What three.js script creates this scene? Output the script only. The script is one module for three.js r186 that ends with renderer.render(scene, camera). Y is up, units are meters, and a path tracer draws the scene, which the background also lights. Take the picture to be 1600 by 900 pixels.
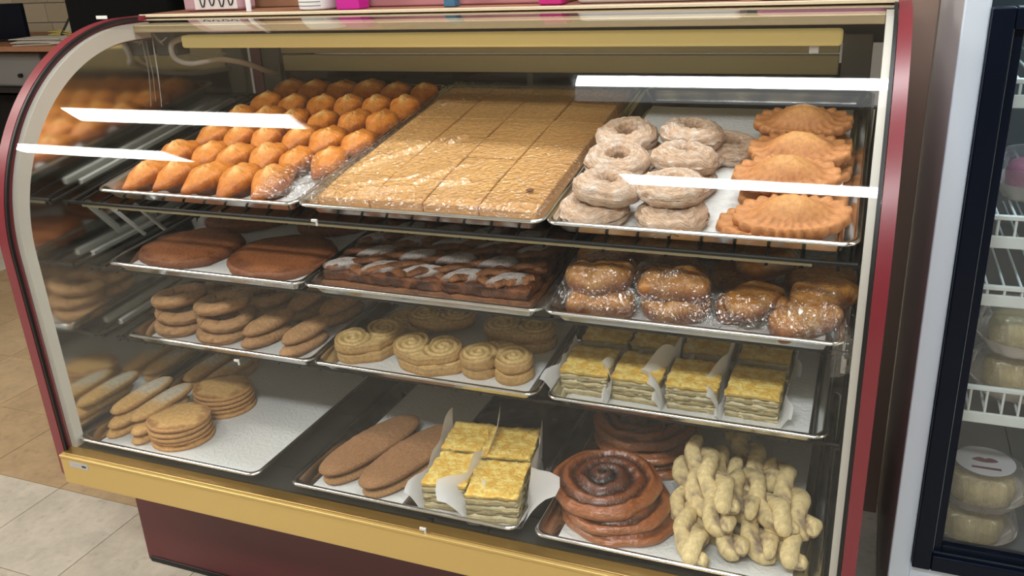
import * as THREE from 'three';
import { ImprovedNoise } from 'three/addons/math/ImprovedNoise.js';
import { RoundedBoxGeometry } from 'three/addons/geometries/RoundedBoxGeometry.js';
import { mergeGeometries, mergeVertices, toCreasedNormals } from 'three/addons/utils/BufferGeometryUtils.js';
import { RectAreaLightUniformsLib } from 'three/addons/lights/RectAreaLightUniformsLib.js';

// ------------------------------------------------------------------ camera, light, exposure
const D = 0.42;                                   // height of the display deck above the floor
const scene = new THREE.Scene();
scene.background = new THREE.Color(0x050505);
const camera = new THREE.PerspectiveCamera(36.27, 16 / 9, 0.05, 40);
camera.position.set(1.4635, 0.9063 + D, 1.1198);
camera.rotation.set(-0.37002, 0.39617, -0.04759, 'YXZ');
const renderer = new THREE.WebGLRenderer({ antialias: true });
renderer.toneMapping = THREE.LinearToneMapping;
renderer.toneMappingExposure = 1.25;
renderer.shadowMap.enabled = true;
RectAreaLightUniformsLib.init();
const CEIL = 2.72, LAMP_LIGHT = 18.0, LAMP_GLOW = 8.0;
// [centre x, centre z, width, depth, warm, strength]: troffers in the ceiling
const TROFFERS = [
  [1.16, -0.325, 1.22, 0.21, 0, 1.05], [1.15, 1.68, 1.22, 0.28, 0, 1.9],
  [-1.25, 0.60, 1.20, 0.30, 1, 1.3], [-2.45, 1.72, 1.22, 0.34, 1, 1.3],
];

// ------------------------------------------------------------------ helpers
function rng(seed) { let a = seed >>> 0; return () => { a = (a + 0x6D2B79F5) | 0; let t = Math.imul(a ^ (a >>> 15), 1 | a); t = (t + Math.imul(t ^ (t >>> 7), 61 | t)) ^ t; return ((t ^ (t >>> 14)) >>> 0) / 4294967296; }; }
const N = new ImprovedNoise();
const noise = (x, y, z) => N.noise(x + 31.7, y + 17.3, z + 5.1);
const fbm = (x, y, z, o = 3) => { let s = 0, a = 1, f = 1; for (let i = 0; i < o; i++) { s += a * noise(x * f, y * f, z * f); a *= 0.5; f *= 2.03; } return s; };
const sm = (a, b, x) => { const t = Math.min(1, Math.max(0, (x - a) / (b - a))); return t * t * (3 - 2 * t); };
const lerp = (a, b, t) => a + (b - a) * t;
const C = (hex) => { const c = new THREE.Color(hex); return [c.r, c.g, c.b]; };
const mixc = (a, b, t) => [lerp(a[0], b[0], t), lerp(a[1], b[1], t), lerp(a[2], b[2], t)];
const scl = (a, k) => [a[0] * k, a[1] * k, a[2] * k];
const TAU = Math.PI * 2;

const used = new Map();
function numbered(name) { const n = used.get(name) || 0; used.set(name, n + 1); return n ? `${name}_${String(n).padStart(3, '0')}` : name; }
function tag(o, label, category, group) { o.userData = { ...o.userData, label, category }; if (group) o.userData.group = group; return o; }
function thing(name, label, category, group) { const o = new THREE.Group(); o.name = numbered(name); scene.add(o); return tag(o, label, category, group); }
function part(name, geo, mat, parent, label) { const m = new THREE.Mesh(geo, mat); m.name = name; parent.add(m); if (label) m.userData.label = label; return m; }
function struct(name, geo, mat) { const m = new THREE.Mesh(geo, mat); m.name = name; m.userData.kind = 'structure'; scene.add(m); return m; }
function copyOf(root, label) { const c = root.clone(); c.name = numbered(root.name.replace(/_\d{3}$/, '')); c.userData = { ...root.userData, label }; scene.add(c); return c; }

// geometry from a grid of points; closed in u; uv in metres
function surf(nu, nv, fn, closed = true) {
  const W = nu + 1, pos = [], col = [], idx = []; let hasC = false;
  for (let j = 0; j <= nv; j++) for (let i = 0; i <= nu; i++) { const p = fn(closed && i === nu ? 0 : i / nu, j / nv); pos.push(p[0], p[1], p[2]); if (p.length > 3) { hasC = true; col.push(p[3], p[4], p[5]); } }
  for (let j = 0; j < nv; j++) for (let i = 0; i < nu; i++) { const a = j * W + i; idx.push(a, a + 1, a + W, a + 1, a + W + 1, a + W); }
  const g = new THREE.BufferGeometry();
  g.setAttribute('position', new THREE.Float32BufferAttribute(pos, 3));
  if (hasC) g.setAttribute('color', new THREE.Float32BufferAttribute(col, 3));
  g.setIndex(idx); g.computeVertexNormals();
  const n = g.attributes.normal, P = (j, i, k) => pos[(j * W + i) * 3 + k];
  const dist = (j, i, jj, ii) => Math.hypot(P(j, i, 0) - P(jj, ii, 0), P(j, i, 1) - P(jj, ii, 1), P(j, i, 2) - P(jj, ii, 2));
  if (closed) for (let j = 0; j <= nv; j++) { const a = j * W, b = a + nu, v = new THREE.Vector3(n.getX(a) + n.getX(b), n.getY(a) + n.getY(b), n.getZ(a) + n.getZ(b)).normalize(); n.setXYZ(a, v.x, v.y, v.z); n.setXYZ(b, v.x, v.y, v.z); }
  const polar = (j) => { let m = 0; for (let i = 0; i <= nu; i += 3) m = Math.max(m, dist(j, i, j, 0)); return m < 1e-5; };
  for (const j of [0, nv]) if (polar(j)) { const v = new THREE.Vector3(); for (let i = 0; i <= nu; i++) v.add(new THREE.Vector3(n.getX(j * W + i), n.getY(j * W + i), n.getZ(j * W + i))); v.normalize(); for (let i = 0; i <= nu; i++) n.setXYZ(j * W + i, v.x, v.y, v.z); }
  // uv in metres: rolled out round the top of a dome, else along the grid
  const uv = new Float32Array(pos.length / 3 * 2), dome = closed && polar(nv);
  for (let i = 0; i <= nu; i++) { let l = 0; for (let j = nv; j >= 0; j--) { if (j < nv) l += dist(j, i, j + 1, i); const k = (j * W + i) * 2; if (dome) { const a = Math.atan2(P(j, i, 2) - P(nv, 0, 2), P(j, i, 0) - P(nv, 0, 0)), aa = j === nv ? 0 : a; uv[k] = l * Math.cos(aa); uv[k + 1] = l * Math.sin(aa); } else uv[k + 1] = l; } }
  if (!dome) { const mid = nv >> 1; let l = 0; for (let i = 0; i <= nu; i++) { if (i) l += dist(mid, i, mid, i - 1); for (let j = 0; j <= nv; j++) uv[(j * W + i) * 2] = l; } }
  g.setAttribute('uv', new THREE.BufferAttribute(uv, 2)); return g;
}
function meterUV(g) {
  const p = g.attributes.position, uv = new Float32Array(p.count * 2);
  for (let i = 0; i < p.count; i++) { const y = p.getY(i); uv[2 * i] = p.getX(i) + 0.71 * y; uv[2 * i + 1] = p.getZ(i) + 0.63 * y; }
  g.setAttribute('uv', new THREE.BufferAttribute(uv, 2)); return g;
}
// cube-projected uv in metres for hard-edged shapes
function boxUV(g) {
  const p = g.attributes.position, n = g.attributes.normal, uv = new Float32Array(p.count * 2);
  for (let i = 0; i < p.count; i++) {
    const x = p.getX(i), y = p.getY(i), z = p.getZ(i), ax = Math.abs(n.getX(i)), ay = Math.abs(n.getY(i)), az = Math.abs(n.getZ(i));
    if (ay >= ax && ay >= az) { uv[2 * i] = x; uv[2 * i + 1] = z; } else if (ax >= az) { uv[2 * i] = z; uv[2 * i + 1] = y; } else { uv[2 * i] = x; uv[2 * i + 1] = y; }
  }
  g.setAttribute('uv', new THREE.BufferAttribute(uv, 2)); return g;
}
const box = (x0, x1, y0, y1, z0, z1, r = 0.002) => {
  const w = x1 - x0, h = y1 - y0, d = z1 - z0, g = r > 0 ? new RoundedBoxGeometry(w, h, d, 2, Math.min(r, w / 2.1, h / 2.1, d / 2.1)) : new THREE.BoxGeometry(w, h, d);
  g.translate((x0 + x1) / 2, (y0 + y1) / 2, (z0 + z1) / 2); return boxUV(g);
};
const tube = (pts, r, seg = 24, rad = 8) => meterUV(new THREE.TubeGeometry(new THREE.CatmullRomCurve3(pts.map((p) => new THREE.Vector3(...p))), seg, r, rad, false));
const bar = (a, b, r, rad = 8) => { const A = new THREE.Vector3(...a), B = new THREE.Vector3(...b), g = new THREE.CylinderGeometry(r, r, A.distanceTo(B), rad); g.applyQuaternion(new THREE.Quaternion().setFromUnitVectors(new THREE.Vector3(0, 1, 0), B.clone().sub(A).normalize())); g.translate(...A.add(B).multiplyScalar(0.5).toArray()); return g; };

// textures
function dataTex(size, fn, repeat, srgb = false) {
  const d = new Uint8Array(size * size * 4);
  for (let y = 0; y < size; y++) for (let x = 0; x < size; x++) { const v = fn(x / size, y / size); const k = (y * size + x) * 4; const a = Array.isArray(v) ? v : [v, v, v]; for (let c = 0; c < 3; c++) d[k + c] = Math.max(0, Math.min(255, a[c] * 255)); d[k + 3] = 255; }
  const t = new THREE.DataTexture(d, size, size); t.wrapS = t.wrapT = THREE.RepeatWrapping; t.magFilter = THREE.LinearFilter; t.minFilter = THREE.LinearMipmapLinearFilter; t.generateMipmaps = true;
  if (srgb) t.colorSpace = THREE.SRGBColorSpace; t.repeat.set(repeat, repeat); t.needsUpdate = true; return t;
}
// tileable gradient noise
const hash2 = (i, j, s) => { let h = Math.imul(i + 101, 374761393) ^ Math.imul(j + 57, 668265263) ^ Math.imul((s * 7919) | 0, 2246822519); h = Math.imul(h ^ (h >>> 13), 1274126177); return ((h ^ (h >>> 16)) >>> 0) / 4294967296 * TAU; };
function pnoise(x, y, f, s) { const i = Math.floor(x), j = Math.floor(y), a = x - i, b = y - j, g = (di, dj) => { const h = hash2((i + di) % f, (j + dj) % f, s); return Math.cos(h) * (a - di) + Math.sin(h) * (b - dj); }, q = (t) => t * t * t * (t * (t * 6 - 15) + 10), u = q(a), v = q(b); return 1.4 * lerp(lerp(g(0, 0), g(1, 0), u), lerp(g(0, 1), g(1, 1), u), v); }
const tile = (u, v, f, seed, o = 3) => { let t = 0, a = 1, k = f; for (let i = 0; i < o; i++) { t += a * pnoise(u * k, v * k, k, seed + i * 3); a *= 0.5; k *= 2; } return t; };
const tGrain = dataTex(256, (u, v) => 0.5 + 0.5 * tile(u, v, 70, 1, 2), 1 / 0.07);
const tCrumb = dataTex(256, (u, v) => 0.5 + 0.3 * tile(u, v, 18, 2, 4), 1 / 0.09);
const tWrink = dataTex(256, (u, v) => { const a = tile(u, v, 10, 3, 3); return 1 - Math.min(1, Math.abs(a) * 2.2); }, 1 / 0.16);
const tMottle = dataTex(256, (u, v) => { const a = tile(u, v, 14, 4, 4), b = tile(u, v, 60, 5, 2), k = 0.93 + 0.075 * a + 0.035 * b; return [k, k * 0.985, k * 0.96]; }, 1 / 0.11, true);
const tSugar = dataTex(256, (u, v) => { const a = tile(u, v, 90, 6, 2), k = a > 0.45 ? 1 : 0.86 + 0.14 * tile(u, v, 22, 7, 3); return [k, k * 0.97, k * 0.94]; }, 1 / 0.06, true);
const tFlake = dataTex(256, (u, v) => { const a = tile(u, v, 9, 8, 4), b = tile(u, v, 24, 9, 3); const t = sm(-0.7, 0.7, a + 0.35 * b); return mixc([0.92, 0.77, 0.42], [1.0, 0.96, 0.74], t); }, 1 / 0.13, true);
const tBrush = dataTex(256, (u, v) => 0.55 + 0.25 * tile(u, v, 5, 12, 2) + 0.12 * fbm(v * 160, 3.3, 1.1, 2), 1 / 0.3);

const std = (o) => new THREE.MeshStandardMaterial(o), phy = (o) => new THREE.MeshPhysicalMaterial(o);
const food = (o = {}) => phy({ color: 0xffffff, vertexColors: true, roughness: 0.72, map: tMottle, bumpMap: tCrumb, bumpScale: 0.0018, ...o });

const M = {
  red: phy({ color: 0x791d29, roughness: 0.4, clearcoat: 0.35, clearcoatRoughness: 0.3 }),
  maroon: phy({ color: 0x5e2327, roughness: 0.5, clearcoat: 0.3, clearcoatRoughness: 0.4 }),
  gasket: std({ color: 0xc8c4b8, roughness: 0.5 }),
  black: std({ color: 0x0c0c0d, roughness: 0.5 }),
  blackGloss: phy({ color: 0x081122, roughness: 0.3, specularIntensity: 0.35 }),
  gold: std({ color: 0xd0b06c, metalness: 0.45, roughness: 0.36 }),
  goldLip: std({ color: 0xa98a55, metalness: 0.8, roughness: 0.3 }),
  deck: std({ color: 0x3d3e3b, metalness: 0.55, roughness: 0.42 }),
  rail: std({ color: 0xb5a480, metalness: 0.35, roughness: 0.45 }),
  headRail: std({ color: 0xc9be90, metalness: 0.2, roughness: 0.5 }),
  lampHouse: std({ color: 0xd8c98c, roughness: 0.4, emissive: 0xffe58a, emissiveIntensity: 0.16 }),
  mirror: std({ color: 0xf2f4f0, metalness: 1, roughness: 0.1 }),
  doorGlass: std({ color: 0x3a3d3e, metalness: 1, roughness: 0.14 }),
  grey: std({ color: 0x77756c, roughness: 0.55, metalness: 0.3 }),
  greyLight: std({ color: 0xb9b8b2, roughness: 0.5 }),
  wire: std({ color: 0x1a1a18, metalness: 0.4, roughness: 0.5 }),
  glass: phy({ color: 0xffffff, transmission: 1, roughness: 0.0, ior: 1.5, thickness: 0 }),
  film: phy({ color: 0xffffff, transmission: 1, roughness: 0.2, ior: 1.9, thickness: 0, bumpMap: tWrink, bumpScale: 0.0016 }),
  alu: std({ color: 0xe0e2e2, metalness: 1, roughness: 0.34, roughnessMap: tBrush }),
  paper: phy({ color: 0xf0f0ee, roughness: 0.85, transmission: 0.45, thickness: 0 }),
  liner: std({ color: 0xd9dad6, roughness: 0.7, bumpMap: tWrink, bumpScale: 0.0006 }),
  woodTop: std({ color: 0x8c6048, roughness: 0.45 }),
  white: std({ color: 0xe8e8e6, roughness: 0.5 }),
};

// ------------------------------------------------------------------ room
{
  const tFloor = dataTex(512, (u, v) => { const a = tile(u, v, 7, 20, 4), b = tile(u, v, 34, 21, 3), c = tile(u, v, 18, 24, 2); let k = 0.92 + 0.05 * a + 0.03 * b; if (c > 0.45) k -= 0.05 * sm(0.45, 0.65, c); return [k, k * 0.975, k * 0.93]; }, 1 / 0.61, true);
  const fm = [0xd4d0ca, 0xcec9c1, 0xdad7d1, 0xc9c3ba].map((c) => std({ color: c, map: tFloor, roughness: 0.38, bumpMap: tCrumb, bumpScale: 0.0003 }));
  const tan = [0xbfa88a, 0xb9a183].map((c) => std({ color: c, map: tFloor, roughness: 0.32 }));  // tan tint paints warm bounced light into the tiles past the seam
  const base = struct('floor', box(-4.6, 3.2, -0.12, -0.004, -3.6, 4.2, 0), std({ color: 0x5d5346, roughness: 0.9 }));
  const r = rng(5), T = 0.3;
  // single tiles where the photograph shows them, joined ones beyond
  const rest = [];
  for (let ix = -15; ix < 11; ix++) for (let iz = -12; iz < 14; iz++) {
    const x0 = -0.50 + ix * T, z0 = -0.30 + iz * T, g = box(x0 + 0.0011, x0 + T - 0.0011, -0.004, 0, z0 + 0.0011, z0 + T - 0.0011, 0);
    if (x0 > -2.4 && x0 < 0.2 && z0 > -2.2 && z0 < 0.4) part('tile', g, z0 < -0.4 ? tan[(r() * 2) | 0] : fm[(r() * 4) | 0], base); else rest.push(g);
  }
  part('tile', mergeGeometries(rest), fm[0], base).userData.kind = 'stuff';
  const wm = std({ color: 0xcfcac2, roughness: 0.8 });
  struct('ceiling', box(-4.6, 3.2, CEIL + 0.05, CEIL + 0.15, -3.6, 4.2, 0), std({ color: 0xe9e6df, roughness: 0.9 }));
  struct('wall_left', box(-4.7, -4.6, -0.1, CEIL + 0.1, -3.6, 4.2, 0), wm);
  struct('wall_right', box(3.2, 3.3, -0.1, CEIL + 0.1, -3.6, 4.2, 0), wm);
  struct('wall_front', box(-4.6, 3.2, -0.1, CEIL + 0.1, 4.2, 4.3, 0), std({ color: 0xa3a29e, roughness: 0.85 }));
  const wb = struct('wall_back', box(-4.6, 3.2, -0.1, CEIL + 0.1, -3.7, -3.6, 0), std({ color: 0xaaa49c, roughness: 0.9 }));
  const tm = [0xd6c8ae, 0xcfc0a5, 0xdccfb8].map((c) => phy({ color: c, roughness: 0.3 }));
  const q = rng(8), tw = 0.33, th = 0.13;
  for (let i = 0; i < 7; i++) for (let j = 0; j < 9; j++) part('tile', box(-4.55 + i * tw + (j % 2) * 0.03, -4.55 + (i + 1) * tw - 0.006 + (j % 2) * 0.03, 0.72 + j * th, 0.72 + (j + 1) * th - 0.006, -3.6, -3.588, 0.002), tm[(q() * 3) | 0], wb);
}
// ceiling troffers: glowing diffuser, housing, and the light of the same size under it
{
  const names = ['ceiling light right above the pastry case', 'ceiling light behind the viewer on the right', 'warm ceiling light left of the pastry case', 'warm ceiling light farthest to the front left'];
  TROFFERS.forEach(([x, z, w, d, warm, k], i) => {
    const t = thing('ceiling_light', `long fluorescent ${names[i]}`, 'lamp'); t.position.set(x, CEIL, z);
    const col = warm ? new THREE.Color(1, 0.97, 0.9) : new THREE.Color(0.95, 0.99, 1);
    part('housing', box(-w / 2 - 0.03, w / 2 + 0.03, 0.004, 0.05, -d / 2 - 0.03, d / 2 + 0.3, 0.003), M.white, t);
    part('diffuser', box(-w / 2, w / 2, -0.012, 0.006, -d / 2, d / 2, 0.002), std({ color: 0x222222, emissive: col, emissiveIntensity: LAMP_GLOW, roughness: 0.6 }), t);
    const l = new THREE.RectAreaLight(col, LAMP_LIGHT * k, w, d); l.position.set(x, CEIL - 0.016, z); l.rotation.set(-Math.PI / 2, 0, 0); l.name = 'ceiling_light_glow'; scene.add(l);
    if (i === 0) { const dm = part('glow_housing', box(-w / 2, w / 2, -0.012, 0.006, d / 2 + 0.01, d / 2 + 0.27, 0.002), std({ color: 0x555555, emissive: col, emissiveIntensity: 1.6, roughness: 0.6 }), t, 'housing half of the fitting with an added glow'); dm.castShadow = true; }  // glow added to the housing half, so the glass mirrors a dim band
  });
}

// ------------------------------------------------------------------ the display case
const XL = -0.012, XR = 1.487;
function profile(off, top = -0.43, low = -0.02, n = 40) {           // [z, y] from the foot of the glass up and over
  const p = [];
  for (let k = 0; k < 10; k++) p.push([0.021 + 0.003 * (k / 10) - off, lerp(low, 0.403, k / 10)]);
  for (let k = 0; k <= n; k++) { const a = (k / n) * Math.PI / 2; p.push([-0.37 + (0.394 - off) * Math.cos(a), 0.403 + (0.40 - off) * Math.sin(a)]); }
  if (top < -0.37) for (let k = 1; k <= 3; k++) p.push([lerp(-0.37, top, k / 3), 0.803 - off]);
  return p;
}
function sweepX(loop, x0, x1, crease = 0.6) {                        // closed [z,y] loop swept along x with end caps
  const sh = new THREE.Shape(loop.map(([z, y]) => new THREE.Vector2(z, y)));
  const g = new THREE.ExtrudeGeometry(sh, { depth: x1 - x0, bevelEnabled: false, curveSegments: 1 });
  g.rotateY(-Math.PI / 2); g.translate(x1, 0, 0);
  g.deleteAttribute('uv'); g.deleteAttribute('normal');
  return boxUV(toCreasedNormals(mergeVertices(g), crease));
}
const kase = thing('bakery_display_case', 'curved glass bakery display case with maroon ends and gold front strip, full of pastry', 'display case');
kase.position.set(0, D, 0);
{
  const outer = profile(0, -0.8, -0.075), foot = [[-0.8, -0.09], [0.006, -0.09], [0.015, -0.087], [0.019, -0.081]];
  const loop = [...outer, ...foot];
  const K = [...outer.map(([z, y]) => [z, y]), ...foot];
  part('end_panel', sweepX(K, XL - 0.023, XL, 0.5), M.red, kase);
  part('end_panel', sweepX(loop, XR, XR + 0.018, 0.5), M.red, kase);
  // curved glass
  const go = profile(0.006, -0.428, -0.02, 90), gn = go.length - 1;
  part('curved_glass', surf(8, gn, (u, v) => { const [z, y] = go[Math.round(v * gn)]; return [lerp(XL + 0.001, XR - 0.001, u), y, z]; }, false), M.glass, kase);
  // white gaskets following the curve just inside the glass
  for (const [a, b] of [[XL + 0.0012, XL + 0.015], [XR - 0.016, XR - 0.0012]]) {
    const o = profile(0.0135, -0.42), i = profile(0.045, -0.42).reverse();
    o.forEach((p, k) => { const t = sm(0, 40, k); p[0] -= 0.006 * (1 - t); });
    i.forEach((p, k, A) => { const t = sm(0, 40, A.length - 1 - k); p[0] += 0.004 * (1 - t); });
    part('gasket', sweepX([...o, ...i], a, b, 0.5), M.gasket, kase, 'white rubber gasket along the curved end');
  }
  for (const [a, b] of [[XL + 0.001, XL + 0.006], [XR - 0.006, XR - 0.001]]) part('edge_seal', sweepX([...profile(0.0008, -0.40), ...profile(0.0065, -0.40).reverse()], a, b, 0.5), M.black, kase);
  // mirrored inner faces of the ends
  const inner = profile(0.05, -0.76, -0.02); inner.push([-0.76, -0.02]);
  part('mirror_panel', sweepX(inner, XL, XL + 0.001, 0.3), M.mirror, kase);
  part('mirror_panel', sweepX(inner, XR - 0.001, XR, 0.3), M.mirror, kase);
  // deck, front channel, gold strip, sticker, base
  part('deck', box(XL, XR, -0.06, -0.0262, -0.80, 0.0, 0.001), M.deck, kase);
  part('glass_channel', box(XL, XR, -0.06, -0.019, 0.001, 0.028, 0.002), M.goldLip, kase);
  part('gold_strip', box(XL - 0.001, XR + 0.001, -0.088, -0.026, 0.0, 0.034, 0.003), M.gold, kase);
  part('gold_lip', box(XL, XR, -0.027, -0.0205, 0.0275, 0.036, 0.002), M.gold, kase);
  const st = part('sticker', box(0.012, 0.062, -0.045, -0.031, 0.0335, 0.0346, 0.0004), std({ color: 0xb7b3ae, roughness: 0.5 }), kase, 'pale rectangular sticker on the gold strip');
  part('sticker_mark', box(0.045, 0.056, -0.0405, -0.0365, 0.0344, 0.0349, 0), M.black, st);
  part('base', box(XL - 0.025, XR + 0.025, -D, -0.088, -0.80, -0.14, 0.004), M.maroon, kase);
  part('base_skirt', box(XL - 0.015, XR + 0.015, -D, -D + 0.014, -0.795, -0.136, 0.003), M.black, kase);
  // top: glass rail, lamp, roof board, header rails, posts
  part('front_rail', box(XL + 0.015, XR - 0.016, 0.772, 0.787, -0.43, -0.372, 0.002), M.rail, kase);
  part('roof_board', box(XL - 0.02, XR + 0.018, 0.798, 0.804, -0.80, -0.433, 0.002), M.woodTop, kase);
  part('edge_trim', box(XL - 0.018, XR + 0.016, 0.7985, 0.8046, -0.4325, -0.4285, 0.0015), std({ color: 0xd2c3a8, roughness: 0.4 }), kase);
  part('roof_lining', box(XL + 0.002, XR - 0.002, 0.785, 0.797, -0.79, -0.44, 0.001), std({ color: 0x2c2824, roughness: 0.8 }), kase);
  const lamp = part('lamp_housing', box(0.075, 1.41, 0.734, 0.760, -0.455, -0.425, 0.006), M.lampHouse, kase, 'cream lamp with a faint yellow glow');
  const cl = new THREE.RectAreaLight(0xffe9b0, 1.6, 1.3, 0.024); cl.position.set(0.742, D + 0.747, -0.4565); cl.rotation.set(0, 0, 0); cl.rotateX(-0.5); cl.name = 'case_lamp_glow'; scene.add(cl);
  part('lamp_bracket', box(1.36, 1.375, 0.722, 0.735, -0.445, -0.43, 0.001), M.greyLight, lamp);
  part('header_rail', box(0.08, 1.395, 0.683, 0.700, -0.785, -0.765, 0.002), M.headRail, kase);
  part('header_rail', box(0.08, 1.395, 0.640, 0.679, -0.785, -0.768, 0.002), M.headRail, kase);
  part('post', box(0.018, 0.070, -0.02, 0.72, -0.79, -0.765, 0.003), M.grey, kase);
  part('post', box(1.40, 1.455, -0.02, 0.72, -0.79, -0.765, 0.003), M.grey, kase);
  part('back_panel', box(XL, XR, 0.70, 0.787, -0.80, -0.79, 0.001), M.black, kase);
  for (const [a, b, z] of [[0.05, 0.755, -0.787], [0.725, 1.42, -0.794]]) { const d = part('sliding_door', box(a, b, -0.02, 0.66, z - 0.005, z, 0.001), M.doorGlass, kase); if (a > 0.5) part('door_edge', box(0.728, 0.742, -0.02, 0.655, z, z + 0.008, 0.001), M.grey, d); }
  // wiring box, cord, hanging strings
  const jb = part('junction_box', box(0.0, 0.058, 0.718, 0.786, -0.47, -0.428, 0.003), std({ color: 0x3a3a35, roughness: 0.6 }), kase);
  part('clip', tube([[0.015, 0.775, -0.425], [0.03, 0.782, -0.423], [0.05, 0.782, -0.423], [0.058, 0.77, -0.423]], 0.003, 12, 6), M.greyLight, jb);
  part('clip', tube([[0.02, 0.748, -0.424], [0.03, 0.75, -0.421], [0.04, 0.757, -0.424]], 0.002, 10, 6), M.greyLight, jb);
  part('cord', tube([[0.075, 0.755, -0.44], [0.055, 0.745, -0.42], [0.05, 0.715, -0.425], [0.07, 0.70, -0.44], [0.12, 0.702, -0.49], [0.15, 0.69, -0.53], [0.16, 0.665, -0.59], [0.12, 0.645, -0.68], [0.06, 0.645, -0.765]], 0.0062, 60, 8), std({ color: 0x9b968c, roughness: 0.5 }), kase);
  part('cord', tube([[0.0, 0.765, -0.43], [0.02, 0.745, -0.43], [0.05, 0.72, -0.45], [0.085, 0.695, -0.5]], 0.004, 16, 6), std({ color: 0x9b968c, roughness: 0.5 }), kase);
  part('string', tube([[-0.002, 0.75, -0.425], [-0.004, 0.68, -0.425], [-0.003, 0.62, -0.42]], 0.0008, 10, 5), M.greyLight, kase);
  part('string', tube([[0.005, 0.76, -0.42], [0.002, 0.68, -0.42], [0.004, 0.61, -0.41]], 0.0008, 10, 5), M.greyLight, kase);
}
{ // small pale clips along the shelf fronts
  const cm = std({ color: 0xd9d8d2, roughness: 0.4 });
  for (const [x, y, z] of [[0.359, 0.176, -0.112], [0.597, 0.484, -0.092], [0.822, -0.0125, 0.0285]]) { const c = part('label_clip', box(x - 0.006, x + 0.006, y - 0.002, y + 0.003, z, z + 0.004, 0.001), cm, kase); part('clip_tongue', box(x + 0.002, x + 0.006, y - 0.009, y - 0.001, z, z + 0.003, 0.001), cm, c); }
}
// shelf planes: rim height of the front of the trays, depth, tilt
const SH = [[0, 0, 0], [0.1904, -0.1215, 0.08], [0.3627, -0.0891, 0.08], [0.5081, -0.0982, 0.1627]];
const PAN_H = 0.0255, PW = 0.456, PL = 0.655;
const PX = [[0.0, 0.526, 1.0086], [0.0662, 0.5234, 0.9945], [0.0925, 0.5496, 1.0067], [0.0975, 0.5546, 1.0117]];
function at(i, x, s, h, o, turn = 0, roll = 0, lean = 0) {           // puts an object on the floor of the trays of shelf i, s metres back from their front
  const [y, z, t] = SH[i], k = h - PAN_H + 0.0012;
  o.position.set(x, D + y + s * Math.sin(t) + k * Math.cos(t), z - s * Math.cos(t) + k * Math.sin(t));
  o.rotation.set(t, 0, 0); o.rotateY(turn); if (lean) o.rotateX(lean); if (roll) o.rotateZ(roll);
  return o;
}
for (let i = 1; i < 4; i++) {                                        // the wire shelves belong to the case
  const sh = new THREE.Group(); sh.name = 'wire_shelf'; kase.add(sh); at(i, 0, 0, 0, sh); sh.position.y -= D;
  const y = -0.0052, f = i === 3 ? 0.001 : -0.03, b = -0.645;
  part('rail', bar([XL + 0.02, y, f], [XR - 0.02, y, f], 0.0035), M.wire, sh);
  part('rail', bar([XL + 0.004, y, b], [XR - 0.004, y, b], 0.004), M.wire, sh);
  part('rail', bar([XL + 0.022, y - 0.006, f], [XL + 0.012, y - 0.006, b], 0.004), M.wire, sh);
  part('rail', bar([XR - 0.022, y - 0.006, f], [XR - 0.012, y - 0.006, b], 0.004), M.wire, sh);
  if (i === 3) part('front_strip', box(XL + 0.05, XR - 0.08, -0.0195, -0.0095, -0.012, -0.009, 0.0008), std({ color: 0xb0a684, roughness: 0.5, metalness: 0.2 }), sh);
  const w = i === 3 ? tube([[0, y - 0.0045, b], [0, y - 0.0045, -0.02], [0, y - 0.005, -0.006], [0, y - 0.010, -0.0045], [0, -0.021, -0.008]], 0.0026, 26, 6) : bar([0, y - 0.005, b], [0, y - 0.005, f], 0.0026, 6);
  for (let k = 0; k < 30; k++) part('wire', w, M.wire, sh).position.x = 0.035 + k * 0.0485;
  for (const x of [0.03, 0.075, 1.43]) part('bracket', box(x - 0.006, x + 0.006, -0.02, -0.006, -0.62, -0.1, 0.002), M.greyLight, sh);
}
{ // supports that come forward from the left post
  for (const [x, z] of [[0.02, 0], [0.055, -0.03]]) { const g = tube([[x, 0.44, -0.2 + z], [x + 0.002, 0.40, -0.235 + z], [x + 0.004, 0.36, -0.27 + z]], 0.0045, 8, 6); part('shelf_support', g, M.greyLight, kase); }
}

// ------------------------------------------------------------------ trays
const SHELF = ['bottom deck', 'third shelf', 'second shelf', 'top shelf'], SIDE = ['left', 'middle', 'right'];
const rr = (a, w, l, r) => { // point on a rounded rectangle (centre origin) at parameter a in 0..1
  const hw = w / 2 - r, hl = l / 2 - r, q = (a * 4) % 4, k = Math.floor(q), t = q - k;
  const cx = [hw, -hw, -hw, hw][k], cz = [hl, hl, -hl, -hl][k], nx = [-hw, -hw, hw, hw][k], nz = [hl, -hl, -hl, hl][k];
  if (t < 0.5) { const an = k * Math.PI / 2 + t * Math.PI; return [cx + r * Math.cos(an), cz + r * Math.sin(an)]; }
  const an = (k + 1) * Math.PI / 2, f = (t - 0.5) * 2; return [lerp(cx, nx, f) + r * Math.cos(an), lerp(cz, nz, f) + r * Math.sin(an)];
};
const PROF = [[0.2, 0], [0.03, 0], [0.0245, 0.001], [0.0215, 0.004], [0.0105, 0.0215], [0.0085, 0.0245], [0.0055, 0.0258], [0.0025, 0.0258], [0.0004, 0.0242], [0, 0.0222], [0.0012, 0.0204], [0.0032, 0.0204], [0.0075, 0.0215], [0.0095, 0.019], [0.0203, 0.0022], [0.024, -0.001], [0.03, -0.0012], [0.2, -0.0012]];
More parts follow.
